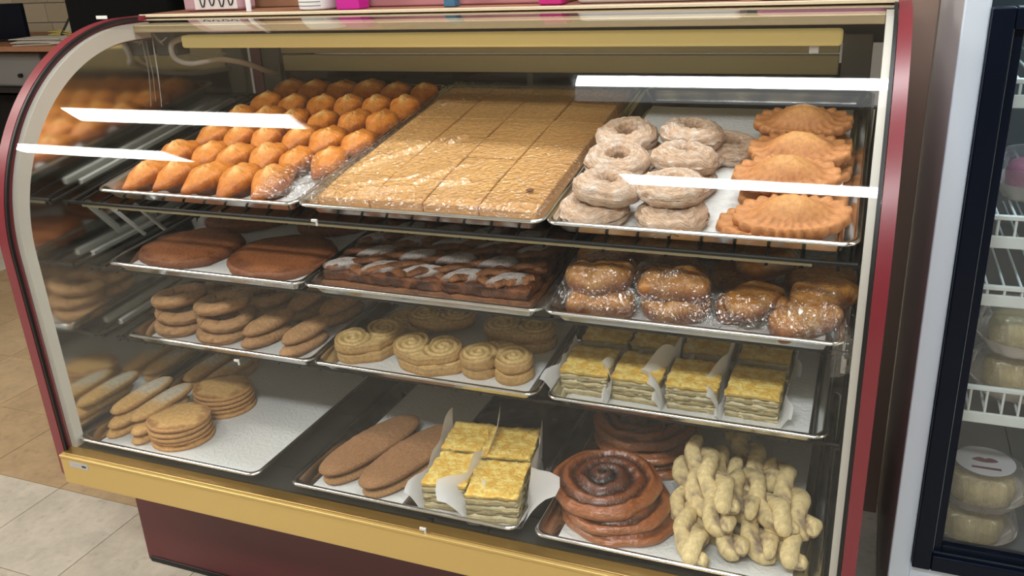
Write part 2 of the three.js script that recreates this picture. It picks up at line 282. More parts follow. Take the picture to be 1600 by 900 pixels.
const panGeo = surf(96, PROF.length - 1, (u, v) => { const [ins, y] = PROF[Math.round(v * (PROF.length - 1))]; const [x, z] = ins >= 0.2 ? [0, 0] : rr(u, PW - 2 * ins, PL - 2 * ins, Math.max(0.008, 0.021 - ins * 0.4)); return [x + PW / 2, y, z - PL / 2]; });
const TRAY = [
  ['long cookies and stacked round cookies', 'two sugared ovals and custard slices', 'glazed rolls and sugar twists'],
  ['ring cookies and oval cookies', 'palmier pastries', 'custard slices in white paper'],
  ['flat brown breads', 'lattice pastry with powdered sugar', 'glazed buns under clear plastic'],
  ['golden pointed buns', 'cut sponge cake under clear plastic', 'sugared rings and crimped turnovers'],
];
let tray0 = null;
for (let i = 0; i < 4; i++) for (let k = 0; k < 3; k++) {
  const lab = `aluminium sheet tray holding ${TRAY[i][k]} on the ${SHELF[i]}`;
  let t; if (!tray0) { t = tray0 = thing('sheet_tray', lab, 'tray', 'aluminium sheet trays in the display case'); part('tray_body', panGeo, M.alu, t); } else t = copyOf(tray0, lab);
  at(i, PX[i][k], 0, 0, t);
  if (i === 0 && k === 1) part('rivet_hole', new THREE.CylinderGeometry(0.0032, 0.0032, 0.0008, 18).translate(0.036, 0.0012, -0.05), M.black, t, 'small dark hole in the corner');
}
// paper liners lying in trays
function liner(i, k, ins, lab, s0 = 0.03, s1 = 0.62, x0 = 0.03, x1 = PW - 0.03) {
  const t = thing('tray_liner', lab, 'paper'); at(i, PX[i][k], 0, 0.0006, t);
  const q = rng(i * 7 + k);
  const a = q() * 9;
  part('sheet', surf(20, 26, (u, v) => { const x = lerp(x0, x1, u), z = -lerp(s0, s1, v), e = Math.max(sm(0.9, 1, u), sm(0.1, 0, u), sm(0.06, 0, v)); return [x, 0.0008 + 0.0012 * (0.6 + noise(x * 14 + a, z * 14, a)) + e * ins, z]; }, false), M.liner, t);
}
liner(3, 0, 0.001, 'white paper liner under the golden pointed buns'); liner(3, 2, 0.002, 'white paper liner under the sugared rings and turnovers', 0.03, 0.6, 0.03, PW - 0.035);
liner(0, 0, 0.001, 'white paper liner under the stacked round cookies', 0.028, 0.62); liner(0, 2, 0.002, 'white paper liner under the glazed rolls and twists', 0.03, 0.6, 0.035, PW - 0.045);
liner(1, 0, 0.001, 'white paper liner under the ring cookies'); liner(1, 1, 0.001, 'white paper liner under the palmiers');
liner(2, 0, 0.006, 'white paper liner showing between the two flat brown breads'); liner(2, 2, 0.003, 'white paper liner under the plastic wrapped buns'); liner(1, 2, 0.002, 'pale paper liner under the custard slices on the third shelf');
liner(0, 1, 0.001, 'white paper liner under the two long sugared ovals', 0.03, 0.5, 0.03, 0.22);

const ORD = ['leftmost', 'second from left', 'third from left', 'fourth from left', 'fifth from left', 'sixth from left'];
const ROW = ['front row', 'second row', 'third row', 'fourth row', 'fifth row', 'sixth row'];

// ------------------------------------------------------------------ golden pointed buns
{
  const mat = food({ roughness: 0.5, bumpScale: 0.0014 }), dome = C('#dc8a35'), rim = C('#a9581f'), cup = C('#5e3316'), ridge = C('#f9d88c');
  const mk = (seed) => surf(40, 22, (u, v) => {
    const a = u * TAU, ca = Math.cos(a), sa = Math.sin(a);
    const lens = 1 / Math.pow(Math.pow(Math.abs(ca) / 0.039, 1.32) + Math.pow(Math.abs(sa) / 0.064, 1.22), 1 / 1.27);
    const ell = 1 / Math.hypot(ca / 0.028, sa / 0.034);
    let r, y, col;
    if (v < 0.25) { const t = v / 0.25; r = ell * t * 0.9; y = 0; col = cup; }
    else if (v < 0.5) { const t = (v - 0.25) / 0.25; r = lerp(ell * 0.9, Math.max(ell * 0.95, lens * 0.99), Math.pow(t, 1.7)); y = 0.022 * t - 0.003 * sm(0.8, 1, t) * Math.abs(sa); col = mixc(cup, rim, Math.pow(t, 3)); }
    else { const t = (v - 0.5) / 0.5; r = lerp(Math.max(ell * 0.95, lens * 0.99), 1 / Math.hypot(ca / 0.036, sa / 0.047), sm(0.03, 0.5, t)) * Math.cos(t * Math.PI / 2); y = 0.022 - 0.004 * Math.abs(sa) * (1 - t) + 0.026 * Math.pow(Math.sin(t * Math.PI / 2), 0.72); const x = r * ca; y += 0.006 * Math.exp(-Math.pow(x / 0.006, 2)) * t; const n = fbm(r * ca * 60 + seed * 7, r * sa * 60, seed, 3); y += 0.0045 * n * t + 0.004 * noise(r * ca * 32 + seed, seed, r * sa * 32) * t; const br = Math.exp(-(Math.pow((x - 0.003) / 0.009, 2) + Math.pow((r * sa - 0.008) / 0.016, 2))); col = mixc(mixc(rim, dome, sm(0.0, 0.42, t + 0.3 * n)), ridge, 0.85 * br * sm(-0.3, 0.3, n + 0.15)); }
    return [r * ca, y, r * sa, ...col];
  });
  const gs = [1, 2, 3, 4, 5].map(mk), q = rng(33), protos = gs.map((g) => null);
  const rows = [[0.076, 0.165, 5], [0.178, 0.158, 6], [0.282, 0.165, 6], [0.388, 0.158, 6], [0.485, 0.162, 6], [0.58, 0.16, 6]];
  rows.forEach(([s, x, n], j) => {
    for (let k = 0; k < n; k++) {
      const v = (q() * 5) | 0, lab = `golden pointed bun ${ORD[k]} in the ${ROW[j]} of the top left tray`;
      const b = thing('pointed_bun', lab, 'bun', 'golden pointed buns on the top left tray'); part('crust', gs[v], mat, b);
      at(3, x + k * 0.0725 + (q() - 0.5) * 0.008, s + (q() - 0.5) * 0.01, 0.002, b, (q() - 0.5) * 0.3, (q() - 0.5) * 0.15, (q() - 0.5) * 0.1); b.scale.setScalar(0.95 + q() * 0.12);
    }
  });
}
// folds of a film: each segment [[x, s], [x, s]] gets a steep face towards the room lamps and a gentle back
function folds(list, shelf, lamps) {
  const eye = camera.position, [sy, sz, st] = SH[shelf];
  return list.map(([a, b]) => {
    const dx = b[0] - a[0], dz = -(b[1] - a[1]), L = Math.hypot(dx, dz), x = (a[0] + b[0]) / 2, s = (a[1] + b[1]) / 2; let px = -dz / L, pz = dx / L; if (pz < 0) { px = -px; pz = -pz; }
    const P = new THREE.Vector3(x, D + sy + s * Math.sin(st), sz - s * Math.cos(st)), V = eye.clone().sub(P).normalize(); let best = [9, 0.8];
    for (let f = 0.1; f < 1.15; f += 0.01) { const n = new THREE.Vector3(px * Math.sin(f), Math.cos(f), pz * Math.sin(f)).applyAxisAngle(new THREE.Vector3(1, 0, 0), st), r = n.clone().multiplyScalar(2 * n.dot(V)).sub(V); if (r.y <= 0.05) continue; const k = (CEIL - P.y) / r.y, hx = P.x + r.x * k, hz = P.z + r.z * k; for (const i of lamps) { const [lx, lz, w, d] = TROFFERS[i], e = Math.hypot(Math.max(0, Math.abs(hx - lx) - w / 2), Math.abs(hz - lz)) / k; if (e < best[0]) best = [e, f]; } }
    return { a, b, px, pz, m: Math.tan(best[1]) };
  });
}
const tent = (list, x, s, w) => { let m = 0; for (const { a, b, px, pz, m: sl } of list) { const dx = b[0] - a[0], ds = b[1] - a[1], L2 = dx * dx + ds * ds, t = ((x - a[0]) * dx + (s - a[1]) * ds) / L2; if (t < 0 || t > 1) continue; const d = (x - a[0] - t * dx) * px - (s - a[1] - t * ds) * pz, e = Math.min(1, 5 * Math.min(t, 1 - t)), W = w * (0.55 + 0.45 * e); if (d > W || d < -4 * W) continue; const h = sl * 1.0 * (d > 0 ? W - d : W * (1 + d / (4 * W))); m = Math.max(m, h); } return m; };
const CREASES_A = folds([[[0.601, 0.111], [0.714, 0.303]], [[0.604, 0.141], [0.659, 0.241]], [[0.631, 0.045], [0.695, 0.100]], [[0.699, 0.093], [0.813, 0.178]], [[0.744, 0.074], [0.790, 0.164]], [[0.664, 0.028], [0.708, 0.048]], [[0.708, 0.048], [0.760, 0.065]], [[0.558, 0.083], [0.585, 0.115]], [[0.532, 0.024], [0.582, 0.044]], [[0.573, 0.325], [0.618, 0.442]], [[0.577, 0.290], [0.623, 0.462]], [[0.619, 0.470], [0.726, 0.571]], [[0.787, 0.085], [0.844, 0.106]], [[0.795, -0.003], [0.783, 0.032]], [[0.686, -0.012], [0.695, 0.015]], [[0.611, -0.013], [0.588, 0.026]], [[0.726, 0.271], [0.752, 0.317]], [[0.501, 0.129], [0.514, 0.200]]], 3, [0, 1]);
// ------------------------------------------------------------------ cut sheet cake and its bag
const cakeX = [0.578, 0.681, 0.783, 0.885, 0.986], cakeS = [0.036, 0.125, 0.225, 0.325, 0.425, 0.525, 0.615];
{
  const top = C('#eab974'), side = C('#d09c62'), edge = C('#ad7038');
  const mat = food({ roughness: 0.6, bumpScale: 0.0005 });
  const g0 = (w, d, seed, front, right) => {
    const nx = 12, h = 0.031;
    const g = new RoundedBoxGeometry(w - 0.0022, h, d - 0.0022, 4, 0.0028), p = g.attributes.position, col = [];
    for (let i = 0; i < p.count; i++) {
      let x = p.getX(i), y = p.getY(i) + h / 2, z = p.getZ(i); const t = y / h;
      const n = fbm(x * 40 + seed, y * 40, z * 40 + seed, 2);
      if (t > 0.5) y += 0.0012 * n + 0.0022 * noise(x * 9 + seed * 0.3, seed, z * 9);
      if (front && z > 0) y -= 0.006 * sm(d * 0.25, d * 0.5, z) * t; if (right && x > 0) y -= 0.005 * sm(w * 0.25, w * 0.5, x) * t;
      p.setXYZ(i, x, y, z); const out = Math.max(front ? sm(d * 0.36, d * 0.5, z) : 0, right ? sm(w * 0.36, w * 0.5, x) : 0);
      col.push(...mixc(mixc(side, top, sm(0.6, 0.95, t)), edge, 0.4 * out + 0.12 * sm(0, 0.6, n)));
    }
    g.setAttribute('color', new THREE.Float32BufferAttribute(col, 3)); g.computeVertexNormals(); return meterUV(g);
  };
  for (let j = 0; j < 6; j++) for (let k = 0; k < 4; k++) {
    const t = thing('sheet_cake_square', `square of golden sponge cake ${ORD[k]} in the ${ROW[j]} under the clear bag`, 'cake', 'sponge cake squares under the clear bag');
    part('sponge', g0(cakeX[k + 1] - cakeX[k], cakeS[j + 1] - cakeS[j], j * 4 + k + 1, j === 0, k === 3), mat, t);
    if (j === 0 && k === 3) part('raisin', new THREE.SphereGeometry(0.006, 14, 10).scale(1.2, 0.4, 0.8).translate(0.018, 0.031, -0.02), std({ color: 0x6b4022, roughness: 0.6 }), t);
    at(3, (cakeX[k] + cakeX[k + 1]) / 2, (cakeS[j] + cakeS[j + 1]) / 2, 0, t);
  }
  const bag = thing('plastic_bag', 'crinkled clear plastic bag drawn over the cut sponge cake', 'plastic bag'); at(3, 0, 0, 0, bag);
  part('film', surf(230, 260, (u, v) => {
    const s = lerp(0.002, 0.66, v), left = lerp(0.462, 0.565, sm(0, 0.5, v)), x = lerp(left, 1.004, u);
    const inX = sm(cakeX[0] - 0.055, cakeX[0] + 0.004, x) * sm(1.003, 0.99, x), inS = sm(0.004, 0.04, s) * sm(0.66, 0.61, s);
    const lo = x < 0.565 ? 0.03 + 0.018 * sm(0.55, 0.48, x) * sm(0.0, 0.05, s) : 0.027;
    let h = lerp(lo, 0.0355, inX * inS);
    const ang = 0.45, a = x * Math.cos(ang) + s * Math.sin(ang), b = -x * Math.sin(ang) + s * Math.cos(ang);
    const w = 1 - Math.abs(fbm(a * 26, b * 5, 2.2, 3)) * 1.6, w2 = 1 - Math.abs(fbm(x * 55, s * 40, 7.7, 2)) * 1.8;
    const loose = 0.35 + 0.9 * (1 - inX) + 0.8 * sm(0.75, 0.58, x) * inX + 0.5 * sm(0.08, 0.02, s);
    h += loose * (0.0055 * Math.max(0, w - 0.35) + 0.0026 * Math.max(0, w2 - 0.2)) + tent(CREASES_A, x + 0.002 * noise(x * 50, s * 50, 1), s, 0.0068);
    return [x, h, -s];
  }, false), M.film, bag);
}
// ------------------------------------------------------------------ sugared rings
{
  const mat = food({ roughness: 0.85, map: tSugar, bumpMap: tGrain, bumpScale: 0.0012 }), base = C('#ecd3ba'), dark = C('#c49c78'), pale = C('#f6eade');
  const mk = (seed, R = 0.0325, r = 0.0195) => surf(64, 28, (u, v) => {
    const a = u * TAU, b = v * TAU, tw = noise(Math.cos(a) * 2 + seed, Math.sin(a) * 2, seed);
    const rip = Math.sin(b * 9 + tw * 4 + a * 0.8) * 0.0022 * (0.5 + 0.5 * noise(Math.cos(a) * 3, Math.sin(a) * 3, seed + 4)), n = fbm(Math.cos(a) * 3 + seed, Math.sin(a) * 3, b * 0.6, 3);
    const rad = r * (1 + 0.13 * n) + rip * sm(-0.6, 0.4, Math.sin(b)), RR = R * (1 + 0.1 * noise(Math.cos(a) * 1.2, Math.sin(a) * 1.2, seed * 3)), q = RR + rad * Math.cos(b) * 1.06;
    const y = Math.max(0, r * 0.86 + rad * Math.sin(b) * 0.92);
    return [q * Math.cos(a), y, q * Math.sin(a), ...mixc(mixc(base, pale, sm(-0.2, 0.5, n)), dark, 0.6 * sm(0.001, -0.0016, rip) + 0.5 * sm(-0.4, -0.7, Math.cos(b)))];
  });
  const gs = [mk(1, 0.0325, 0.022), mk(2.3, 0.033, 0.021), mk(3.7, 0.031, 0.0225), mk(5.1, 0.034, 0.0205)];
  const L = [[1.073, 0.068, 0, 0, 0, 0, 'lowest of the front left pair'], [1.092, 0.078, 0.035, 1, -0.14, 0.10, 'topmost of the front left pair'], [1.197, 0.066, 0, 2, 0.0, 0.0, 'lowest of the front right pair, with a bare brown spot'], [1.192, 0.085, 0.037, 3, 0.06, 0.05, 'topmost of the front right pair'],
    [1.083, 0.185, 0, 2, 0, 0, 'bottom of the left stack behind the front pair'], [1.078, 0.19, 0.034, 3, -0.1, 0.1, 'topmost of the left stack behind the front pair'], [1.19, 0.19, 0, 1, 0, 0, 'bottom of the right stack behind the front pair'], [1.187, 0.198, 0.036, 2, 0.05, 0.16, 'topmost of the right stack behind the front pair'],
    [1.075, 0.30, 0, 0, 0, 0, 'bottom of the rear left stack'], [1.066, 0.30, 0.034, 1, -0.08, 0.1, 'topmost of the rear left stack'], [1.185, 0.31, 0, 3, 0, 0, 'bottom of the rear right stack'], [1.178, 0.31, 0.036, 0, -0.06, 0.12, 'topmost of the rear right stack'], [1.235, 0.345, 0.0, 1, 0.1, 0, 'single ring at the far right rear in shadow']];
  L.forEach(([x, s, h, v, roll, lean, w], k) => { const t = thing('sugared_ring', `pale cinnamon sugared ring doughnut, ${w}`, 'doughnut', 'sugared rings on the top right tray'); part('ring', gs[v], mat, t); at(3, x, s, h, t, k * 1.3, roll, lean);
    if (k === 2) { const p = part('bare_spot', surf(20, 6, (u, vv) => { const a = u * TAU, r = 0.010 * vv * (1 + 0.25 * noise(Math.cos(a), Math.sin(a), 3)); return [r * Math.cos(a), r * 0.7 * Math.sin(a), 0.0025 * (1 - vv * vv), ...C('#a97c4d')]; }), food({ roughness: 0.6 }), t, 'bare brown patch'); p.rotation.y = -k * 1.3; const e = new THREE.Euler(0, -k * 1.3, 0); p.position.copy(new THREE.Vector3(0.02, 0.017, 0.0505).applyEuler(e)); p.rotateY(0.35); } });
}
// ------------------------------------------------------------------ crimped turnovers
{
  const mat = food({ roughness: 0.62, bumpScale: 0.0008 }), base = C('#d1925a'), edge = C('#b06f3c'), lite = C('#e6ae68');
  const mk = (seed) => surf(120, 22, (u, v) => {
    const a = u * TAU, ca = Math.cos(a), sa = Math.sin(a), sc = Math.abs(Math.sin(a * 11));
    let R = 1 / Math.pow(Math.pow(Math.abs(ca) / 0.078, 2.3) + Math.pow(Math.abs(sa) / 0.047, 2.3), 1 / 2.3);
    const n0 = noise(ca * 2 + seed, sa * 2, seed);
    R *= 1 + 0.06 * n0; const wav = 0.0055 * (sc - 0.4);
    let r, y, col;
    if (v < 0.2) { const t = v / 0.2; r = R * t * 0.96; y = 0; col = edge; }
    else if (v < 0.45) { const t = (v - 0.2) / 0.25; r = (R + wav) * (0.96 + 0.06 * Math.sin(t * Math.PI * 0.8)); y = 0.013 * t; col = mixc(edge, base, 0.4 * sc); }
    else { const t = (v - 0.45) / 0.55, ed = sm(0.28, 0.0, t); r = lerp(R + wav * sm(0.3, 0.0, t), 0, Math.pow(t, 0.92)); const dome = 0.030 * Math.pow(sm(0.1, 0.95, t), 0.75); y = 0.013 + dome + ed * (0.004 * sc + 0.002); const n = fbm(r * ca * 45 + seed * 3, r * sa * 45, seed, 3); y += 0.0024 * n * sm(0, 0.3, t) - 0.003 * Math.exp(-Math.pow((t - 0.26) / 0.09, 2)) * (0.4 + 0.6 * (1 - sc)); col = mixc(mixc(base, edge, 0.8 * Math.exp(-Math.pow((t - 0.24) / 0.1, 2)) * (1 - sc) + 0.35 * sm(0.05, 0.4, n)), lite, 0.7 * sm(0.35, 0.9, t)); }
    return [r * ca, y, r * sa, ...col];
  });
  const gs = [mk(1), mk(2.7), mk(4.1)];
  const L = [[1.345, 0.075, 0, 1, 0.05, 'lower of the front pair'], [1.372, 0.068, 0.02, 0, 0.02, 'upper of the front pair'], [1.362, 0.17, 0, 2, 0, 'lower of the pair second from front'], [1.352, 0.172, 0.038, 1, 0.05, 'upper of the pair second from front'], [1.362, 0.275, 0, 0, 0.02, 'lower of the pair third from front'], [1.36, 0.285, 0.034, 2, -0.04, 'upper of the pair third from front'], [1.36, 0.40, 0, 1, 0, 'lower of the rear pair in shadow'], [1.355, 0.405, 0.038, 0, 0.04, 'upper of the rear pair in shadow']];
  L.forEach(([x, s, h, v, a, w], k) => { const t = thing('crimped_turnover', `golden crimped half moon turnover, ${w}, right tray`, 'turnover', 'crimped turnovers on the top right tray'); part('pastry', gs[v], mat, t); at(3, x, s, h, t, a, k === 1 ? 0.05 : 0, k % 2 ? 0.12 : 0.03); });
}
// ------------------------------------------------------------------ flat brown breads, second shelf left
function disc(R, h, seed, cols, opt = {}) {
  const [top, edge] = cols, { nu = 72, nv = 26, rough = 0.05, spiral = 0, sy = 1, dome = 0.15 } = opt;
  return surf(nu, nv, (u, v) => {
    const a = u * TAU, ca = Math.cos(a), sa = Math.sin(a), RR = R * (1 + rough * fbm(ca * 1.6 + seed, sa * 1.6, seed, 3));
    let r, y, col;
    if (v < 0.12) { r = RR * 0.94 * (v / 0.12); y = 0; col = edge; }
    else if (v < 0.42) { const t = (v - 0.12) / 0.3; r = RR * (0.94 + 0.06 * Math.sin(t * Math.PI)); y = h * (0.5 - 0.5 * Math.cos(t * Math.PI)) * 0.86; col = mixc(edge, top, 0.6 * t * t); }
    else { const t = (v - 0.42) / 0.58; r = RR * 0.94 * (1 - t); y = h * (0.86 + 0.14 * sm(0, 0.3, t) + dome * t * 0.5); const n = fbm(r * ca * 28 + seed * 5, r * sa * 28, seed, 3); y += 0.06 * h * n; col = mixc(edge, top, sm(0.0, 0.22, t + 0.25 * n)); }
    return [r * ca, y, r * sa * sy, ...col];
  });
}
{
  const mat = food({ roughness: 0.6 }), cs = [C('#a9683c'), C('#7a4626')], gs = [disc(0.105, 0.022, 1.3, cs, { sy: 0.86, rough: 0.1 }), disc(0.11, 0.022, 4.4, cs, { sy: 0.9, rough: 0.08 })];
  const L = [[0.20, 0.125, 0, 'at front left of its tray', 0.2], [0.425, 0.125, 1, 'at front right of its tray', 0.1], [0.205, 0.33, 1, 'behind the front left one', 0.6], [0.43, 0.345, 0, 'behind the front right one', 0.9]];
  L.forEach(([x, s, v, w, a]) => { const t = thing('flat_bread', `large flat brown sweet bread, ${w} on the second shelf`, 'bread', 'flat brown breads'); part('crust', gs[v], mat, t); at(2, x, s, 0.003, t, a); });
  const t = thing('paper_scrap', 'torn white paper corner standing behind the front left flat bread', 'paper'); at(2, 0.14, 0.25, 0.004, t, 0.2);
  part('sheet', surf(12, 8, (u, v) => [lerp(-0.03, 0.035, u), v * 0.03 * (0.4 + 0.6 * Math.abs(Math.sin(u * 5 + 0.6))), -v * 0.02 + 0.004 * Math.sin(u * 7)], false), M.paper, t);
}
// ------------------------------------------------------------------ lattice pastry
{
  const t = thing('lattice_pastry', 'long brown lattice pastry with dark filling dusted in powdered sugar', 'pastry'); at(2, 0.566, 0.045, 0.001, t);
  const W = 0.405, L = 0.26, mat = food({ roughness: 0.55, bumpScale: 0.0026 });
  const slab = (w, h, d, cA, cB, seed, amp, seg = 40) => { const g = new THREE.BoxGeometry(w, h, d, seg, 4, 24), p = g.attributes.position, col = []; for (let i = 0; i < p.count; i++) { const x = p.getX(i), y = p.getY(i), z = p.getZ(i), n = fbm(x * 50 + seed, y * 70, z * 50, 3); p.setXYZ(i, x + amp * n, y + h / 2 + amp * 0.6 * fbm(x * 60, seed, z * 60, 2) * (y > 0 ? 1 : 0), z + amp * fbm(x * 45, y * 60 + seed, z * 45, 3)); col.push(...mixc(cA, cB, sm(-0.3, 0.5, n))); } g.setAttribute('color', new THREE.Float32BufferAttribute(col, 3)); const m = mergeVertices((g.deleteAttribute('uv'), g.deleteAttribute('normal'), g)); m.computeVertexNormals(); return meterUV(m); };
  part('crust_base', slab(W, 0.012, L, C('#8c5a32'), C('#6b3f22'), 1, 0.003), mat, t).position.set(W / 2, 0, -L / 2);
  part('filling', slab(W - 0.008, 0.022, L - 0.008, C('#4a2a1a'), C('#8a5430'), 2, 0.006, 60), mat, t).position.set(W / 2, 0.011, -L / 2);
  const sug = food({ roughness: 0.95, map: tSugar, bumpMap: tGrain, bumpScale: 0.002 });
  const pillow = (seed, w) => surf(28, 10, (u, v) => { const a = u * TAU, r = (0.030 + 0.008 * noise(Math.cos(a) + seed, Math.sin(a), seed)) * (1 - v), n = fbm(r * Math.cos(a) * 70 + seed, r * Math.sin(a) * 70, seed, 3); return [r * 1.35 * Math.cos(a), 0.013 * Math.sqrt(1 - Math.pow(1 - v, 2)) + 0.0022 * n, r * 0.8 * Math.sin(a), ...mixc(mixc(C('#7a5138'), C('#f4f0ee'), w * sm(-0.05, 0.35, v + 0.3 * n)), C('#5a3622'), 0.5 * sm(0.25, 0.6, -n))]; });
  const q = rng(12), pg = [pillow(1, 1), pillow(2, 1), pillow(3.3, 0.85), pillow(5, 0.7)];
  for (let j = 0; j < 4; j++) for (let k = 0; k < 5; k++) { const m = part('sugared_filling', pg[(q() * 4) | 0], sug, t, 'powdered white filling between the strips'); m.position.set(0.04 + k * 0.082 + (j % 2) * 0.04 - 0.012, 0.031, -0.032 - j * 0.062); m.rotation.y = 0.25 + q() * 0.3; if (m.position.x > W - 0.02) t.remove(m); }
  const strip = (x0, z0, x1, z1, seed) => surf(14, 40, (u, v) => { const a = u * TAU, x = lerp(x0, x1, v), z = lerp(z0, z1, v), L2 = Math.hypot(x1 - x0, z1 - z0), nx = -(z1 - z0) / L2, nz = (x1 - x0) / L2, e = Math.min(1, Math.sqrt(Math.min(v, 1 - v) * 30)), n = fbm(x * 45 + seed, z * 45, seed, 2), w = (0.0095 + 0.003 * n) * e; return [x + nx * w * Math.cos(a) + 0.003 * noise(v * 6, seed, 1), 0.0365 + 0.006 * Math.sin(a) * e + 0.003 * n + 0.003 * noise(v * 9, seed, 4), z + nz * w * Math.cos(a) + 0.004 * noise(v * 5, seed, 9), ...mixc(C('#a06c42'), C('#744828'), sm(-0.3, 0.6, n))]; });
  for (let k = -3; k < 6; k++) { const xa = Math.max(0.006, k * 0.085), za = k < 0 ? -(-k * 0.085 * 0.72) : 0; const len = Math.min((W - 0.006 - xa), (L - 0.008 + za) / 0.72); if (len > 0.05) part('lattice_strip', strip(xa, za - 0.006, xa + len, za - 0.004 - len * 0.72, k + 5), mat, t); }
  for (let k = 1; k < 7; k++) { const xa = Math.min(W - 0.006, k * 0.085), za = k * 0.085 > W ? -((k * 0.085 - W) * 0.72) : 0; const len = Math.min(xa - 0.006, (L - 0.008 + za) / 0.72); if (len > 0.05) { const m = part('lattice_strip', strip(xa, za - 0.006, xa - len, za - 0.004 - len * 0.72, k + 25), mat, t); m.position.y = -0.004; } }
}
const CREASES_B = folds([[[1.008, 0.013], [1.054, -0.044]], [[1.027, 0.013], [1.039, 0.099]], [[1.051, -0.019], [1.079, 0.041]], [[1.075, -0.031], [1.089, 0.008]], [[1.147, -0.018], [1.162, -0.040]], [[1.252, -0.014], [1.270, -0.034]], [[1.310, -0.005], [1.323, -0.031]], [[1.300, -0.027], [1.310, -0.001]], [[1.404, -0.012], [1.414, -0.023]], [[1.412, -0.004], [1.430, -0.019]], [[1.320, 0.044], [1.327, 0.020]], [[1.192, 0.043], [1.229, 0.052]], [[1.129, 0.088], [1.161, 0.066]], [[1.164, -0.008], [1.175, 0.017]], [[1.449, 0.019], [1.467, 0.095]], [[1.335, 0.012], [1.349, 0.046]], [[1.420, 0.063], [1.440, 0.026]]], 2, [1, 2]);
// ------------------------------------------------------------------ glazed buns under plastic, second shelf right
{
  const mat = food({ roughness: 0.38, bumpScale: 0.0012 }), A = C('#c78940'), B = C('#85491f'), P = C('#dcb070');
  const mk = (seed, bend = 1) => surf(40, 26, (u, v) => {
    const a = u * TAU, b = (v - 0.5) * Math.PI, cb = Math.pow(Math.abs(Math.cos(b)), 0.62), ex = (c) => Math.sign(c) * Math.pow(Math.abs(c), 0.75);
    let x = 0.056 * cb * ex(Math.cos(a)), z = 0.036 * cb * ex(Math.sin(a)), y = 0.023 * Math.sign(Math.sin(b)) * Math.pow(Math.abs(Math.sin(b)), 0.8);
    z += bend * 0.012 * Math.pow(x / 0.05, 2); const n = fbm(x * 30 + seed * 3, y * 30, z * 30, 3), fold = Math.exp(-Math.pow((x - 0.012 * Math.sin(seed * 5)) / 0.008, 2));
    y += 0.004 * n - 0.006 * fold * (y > 0 ? 1 : 0) + 0.005 * (x / 0.05) * Math.sin(seed * 3); z += 0.005 * noise(x * 30, y * 30, seed);
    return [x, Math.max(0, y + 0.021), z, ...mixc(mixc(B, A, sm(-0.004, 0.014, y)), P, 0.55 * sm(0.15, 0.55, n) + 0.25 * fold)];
  });
  const gs = [mk(1), mk(2.2, -1), mk(3.4, 0.6), mk(4.9)];
  const L = [[1.088, 0.065, 0, 0, 0.1, 'lower leftmost in front'], [1.083, 0.07, 0.036, 1, 0.2, 'upper leftmost in front'], [1.205, 0.068, 0, 1, 0, 'lower second from left in front'], [1.205, 0.074, 0.037, 0, 0.05, 'upper second from left in front'], [1.32, 0.09, 0.012, 2, 1.15, 'third from left, leaning in front'], [1.315, 0.105, 0, 3, 0.4, 'bottom third from left'], [1.395, 0.065, 0.004, 3, 0.75, 'lower rightmost in front'], [1.42, 0.115, 0.022, 2, 0.85, 'upper rightmost in front'],
    [1.075, 0.185, 0, 2, 0.3, 'lower leftmost behind'], [1.06, 0.18, 0.034, 3, 0.9, 'upper leftmost behind'], [1.18, 0.19, 0, 3, 0, 'lower second from left behind'], [1.165, 0.205, 0.038, 0, -0.15, 'upper second from left behind'], [1.295, 0.205, 0, 1, 0.5, 'lower third from left behind'], [1.325, 0.19, 0.034, 2, 1.0, 'upper third from left behind'], [1.41, 0.23, 0, 0, 0.2, 'rightmost behind'], [1.1, 0.31, 0, 1, 0.1, 'left one in the dark third row'], [1.25, 0.32, 0, 2, 0.2, 'right one in the dark third row']];
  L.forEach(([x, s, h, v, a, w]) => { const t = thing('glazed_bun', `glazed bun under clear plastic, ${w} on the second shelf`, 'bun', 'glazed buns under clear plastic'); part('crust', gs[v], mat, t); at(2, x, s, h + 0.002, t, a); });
  const bag = thing('plastic_wrap', 'clear plastic wrap stretched over the glazed buns on the second shelf', 'plastic wrap'); at(2, 0, 0, 0, bag);
  part('film', surf(230, 230, (u, v) => {
    const x = lerp(0.998, 1.474, u), s = lerp(-0.006, 0.5, v); let m = 0;
    for (const [bx, bs, bh, , , w] of L) if (!/dark/.test(w)) { const d = Math.hypot((x - bx) / 0.062, (s - bs) / 0.05); m = Math.max(m, (bh + 0.052) * sm(1.75, 0.75, d)); }
    const fr = sm(0.0, 0.05, s), sd = sm(1.0, 1.05, x) * sm(1.472, 1.44, x), rim = 0.029 * (1 - 0.6 * sm(0.004, -0.006, s));
    let h = Math.max(rim, m * Math.min(1, fr * 1.1) * sd, 0.03 + 0.035 * fr * sd * sm(0.5, 0.42, s));
    const w = 1 - Math.abs(fbm(x * 46 + s * 12, s * 12, 4.2, 3)) * 1.6, w2 = 1 - Math.abs(fbm(x * 70, s * 55, 1.7, 2)) * 1.8;
    h += 0.004 * Math.max(0, w - 0.35) * (0.5 + sm(0.06, 0.01, s) + (1 - sd)) + 0.0022 * Math.max(0, w2 - 0.2) + tent(CREASES_B, x + 0.0025 * noise(x * 60, s * 60, 1), s, 0.0052);
    return [x, h, -s];
  }, false), M.film, bag);
  part('loose_end', surf(24, 30, (u, v) => { const x = lerp(1.445, 1.475, u) + 0.003 * noise(v * 8, u * 3, 1), y = lerp(0.032, -0.03, v) + 0.002 * noise(u * 6, v * 5, 3), z = 0.004 + 0.004 * Math.sin(u * 9 + v * 4) - 0.02 * u; return [x, y, z]; }, false), M.film, bag);
}
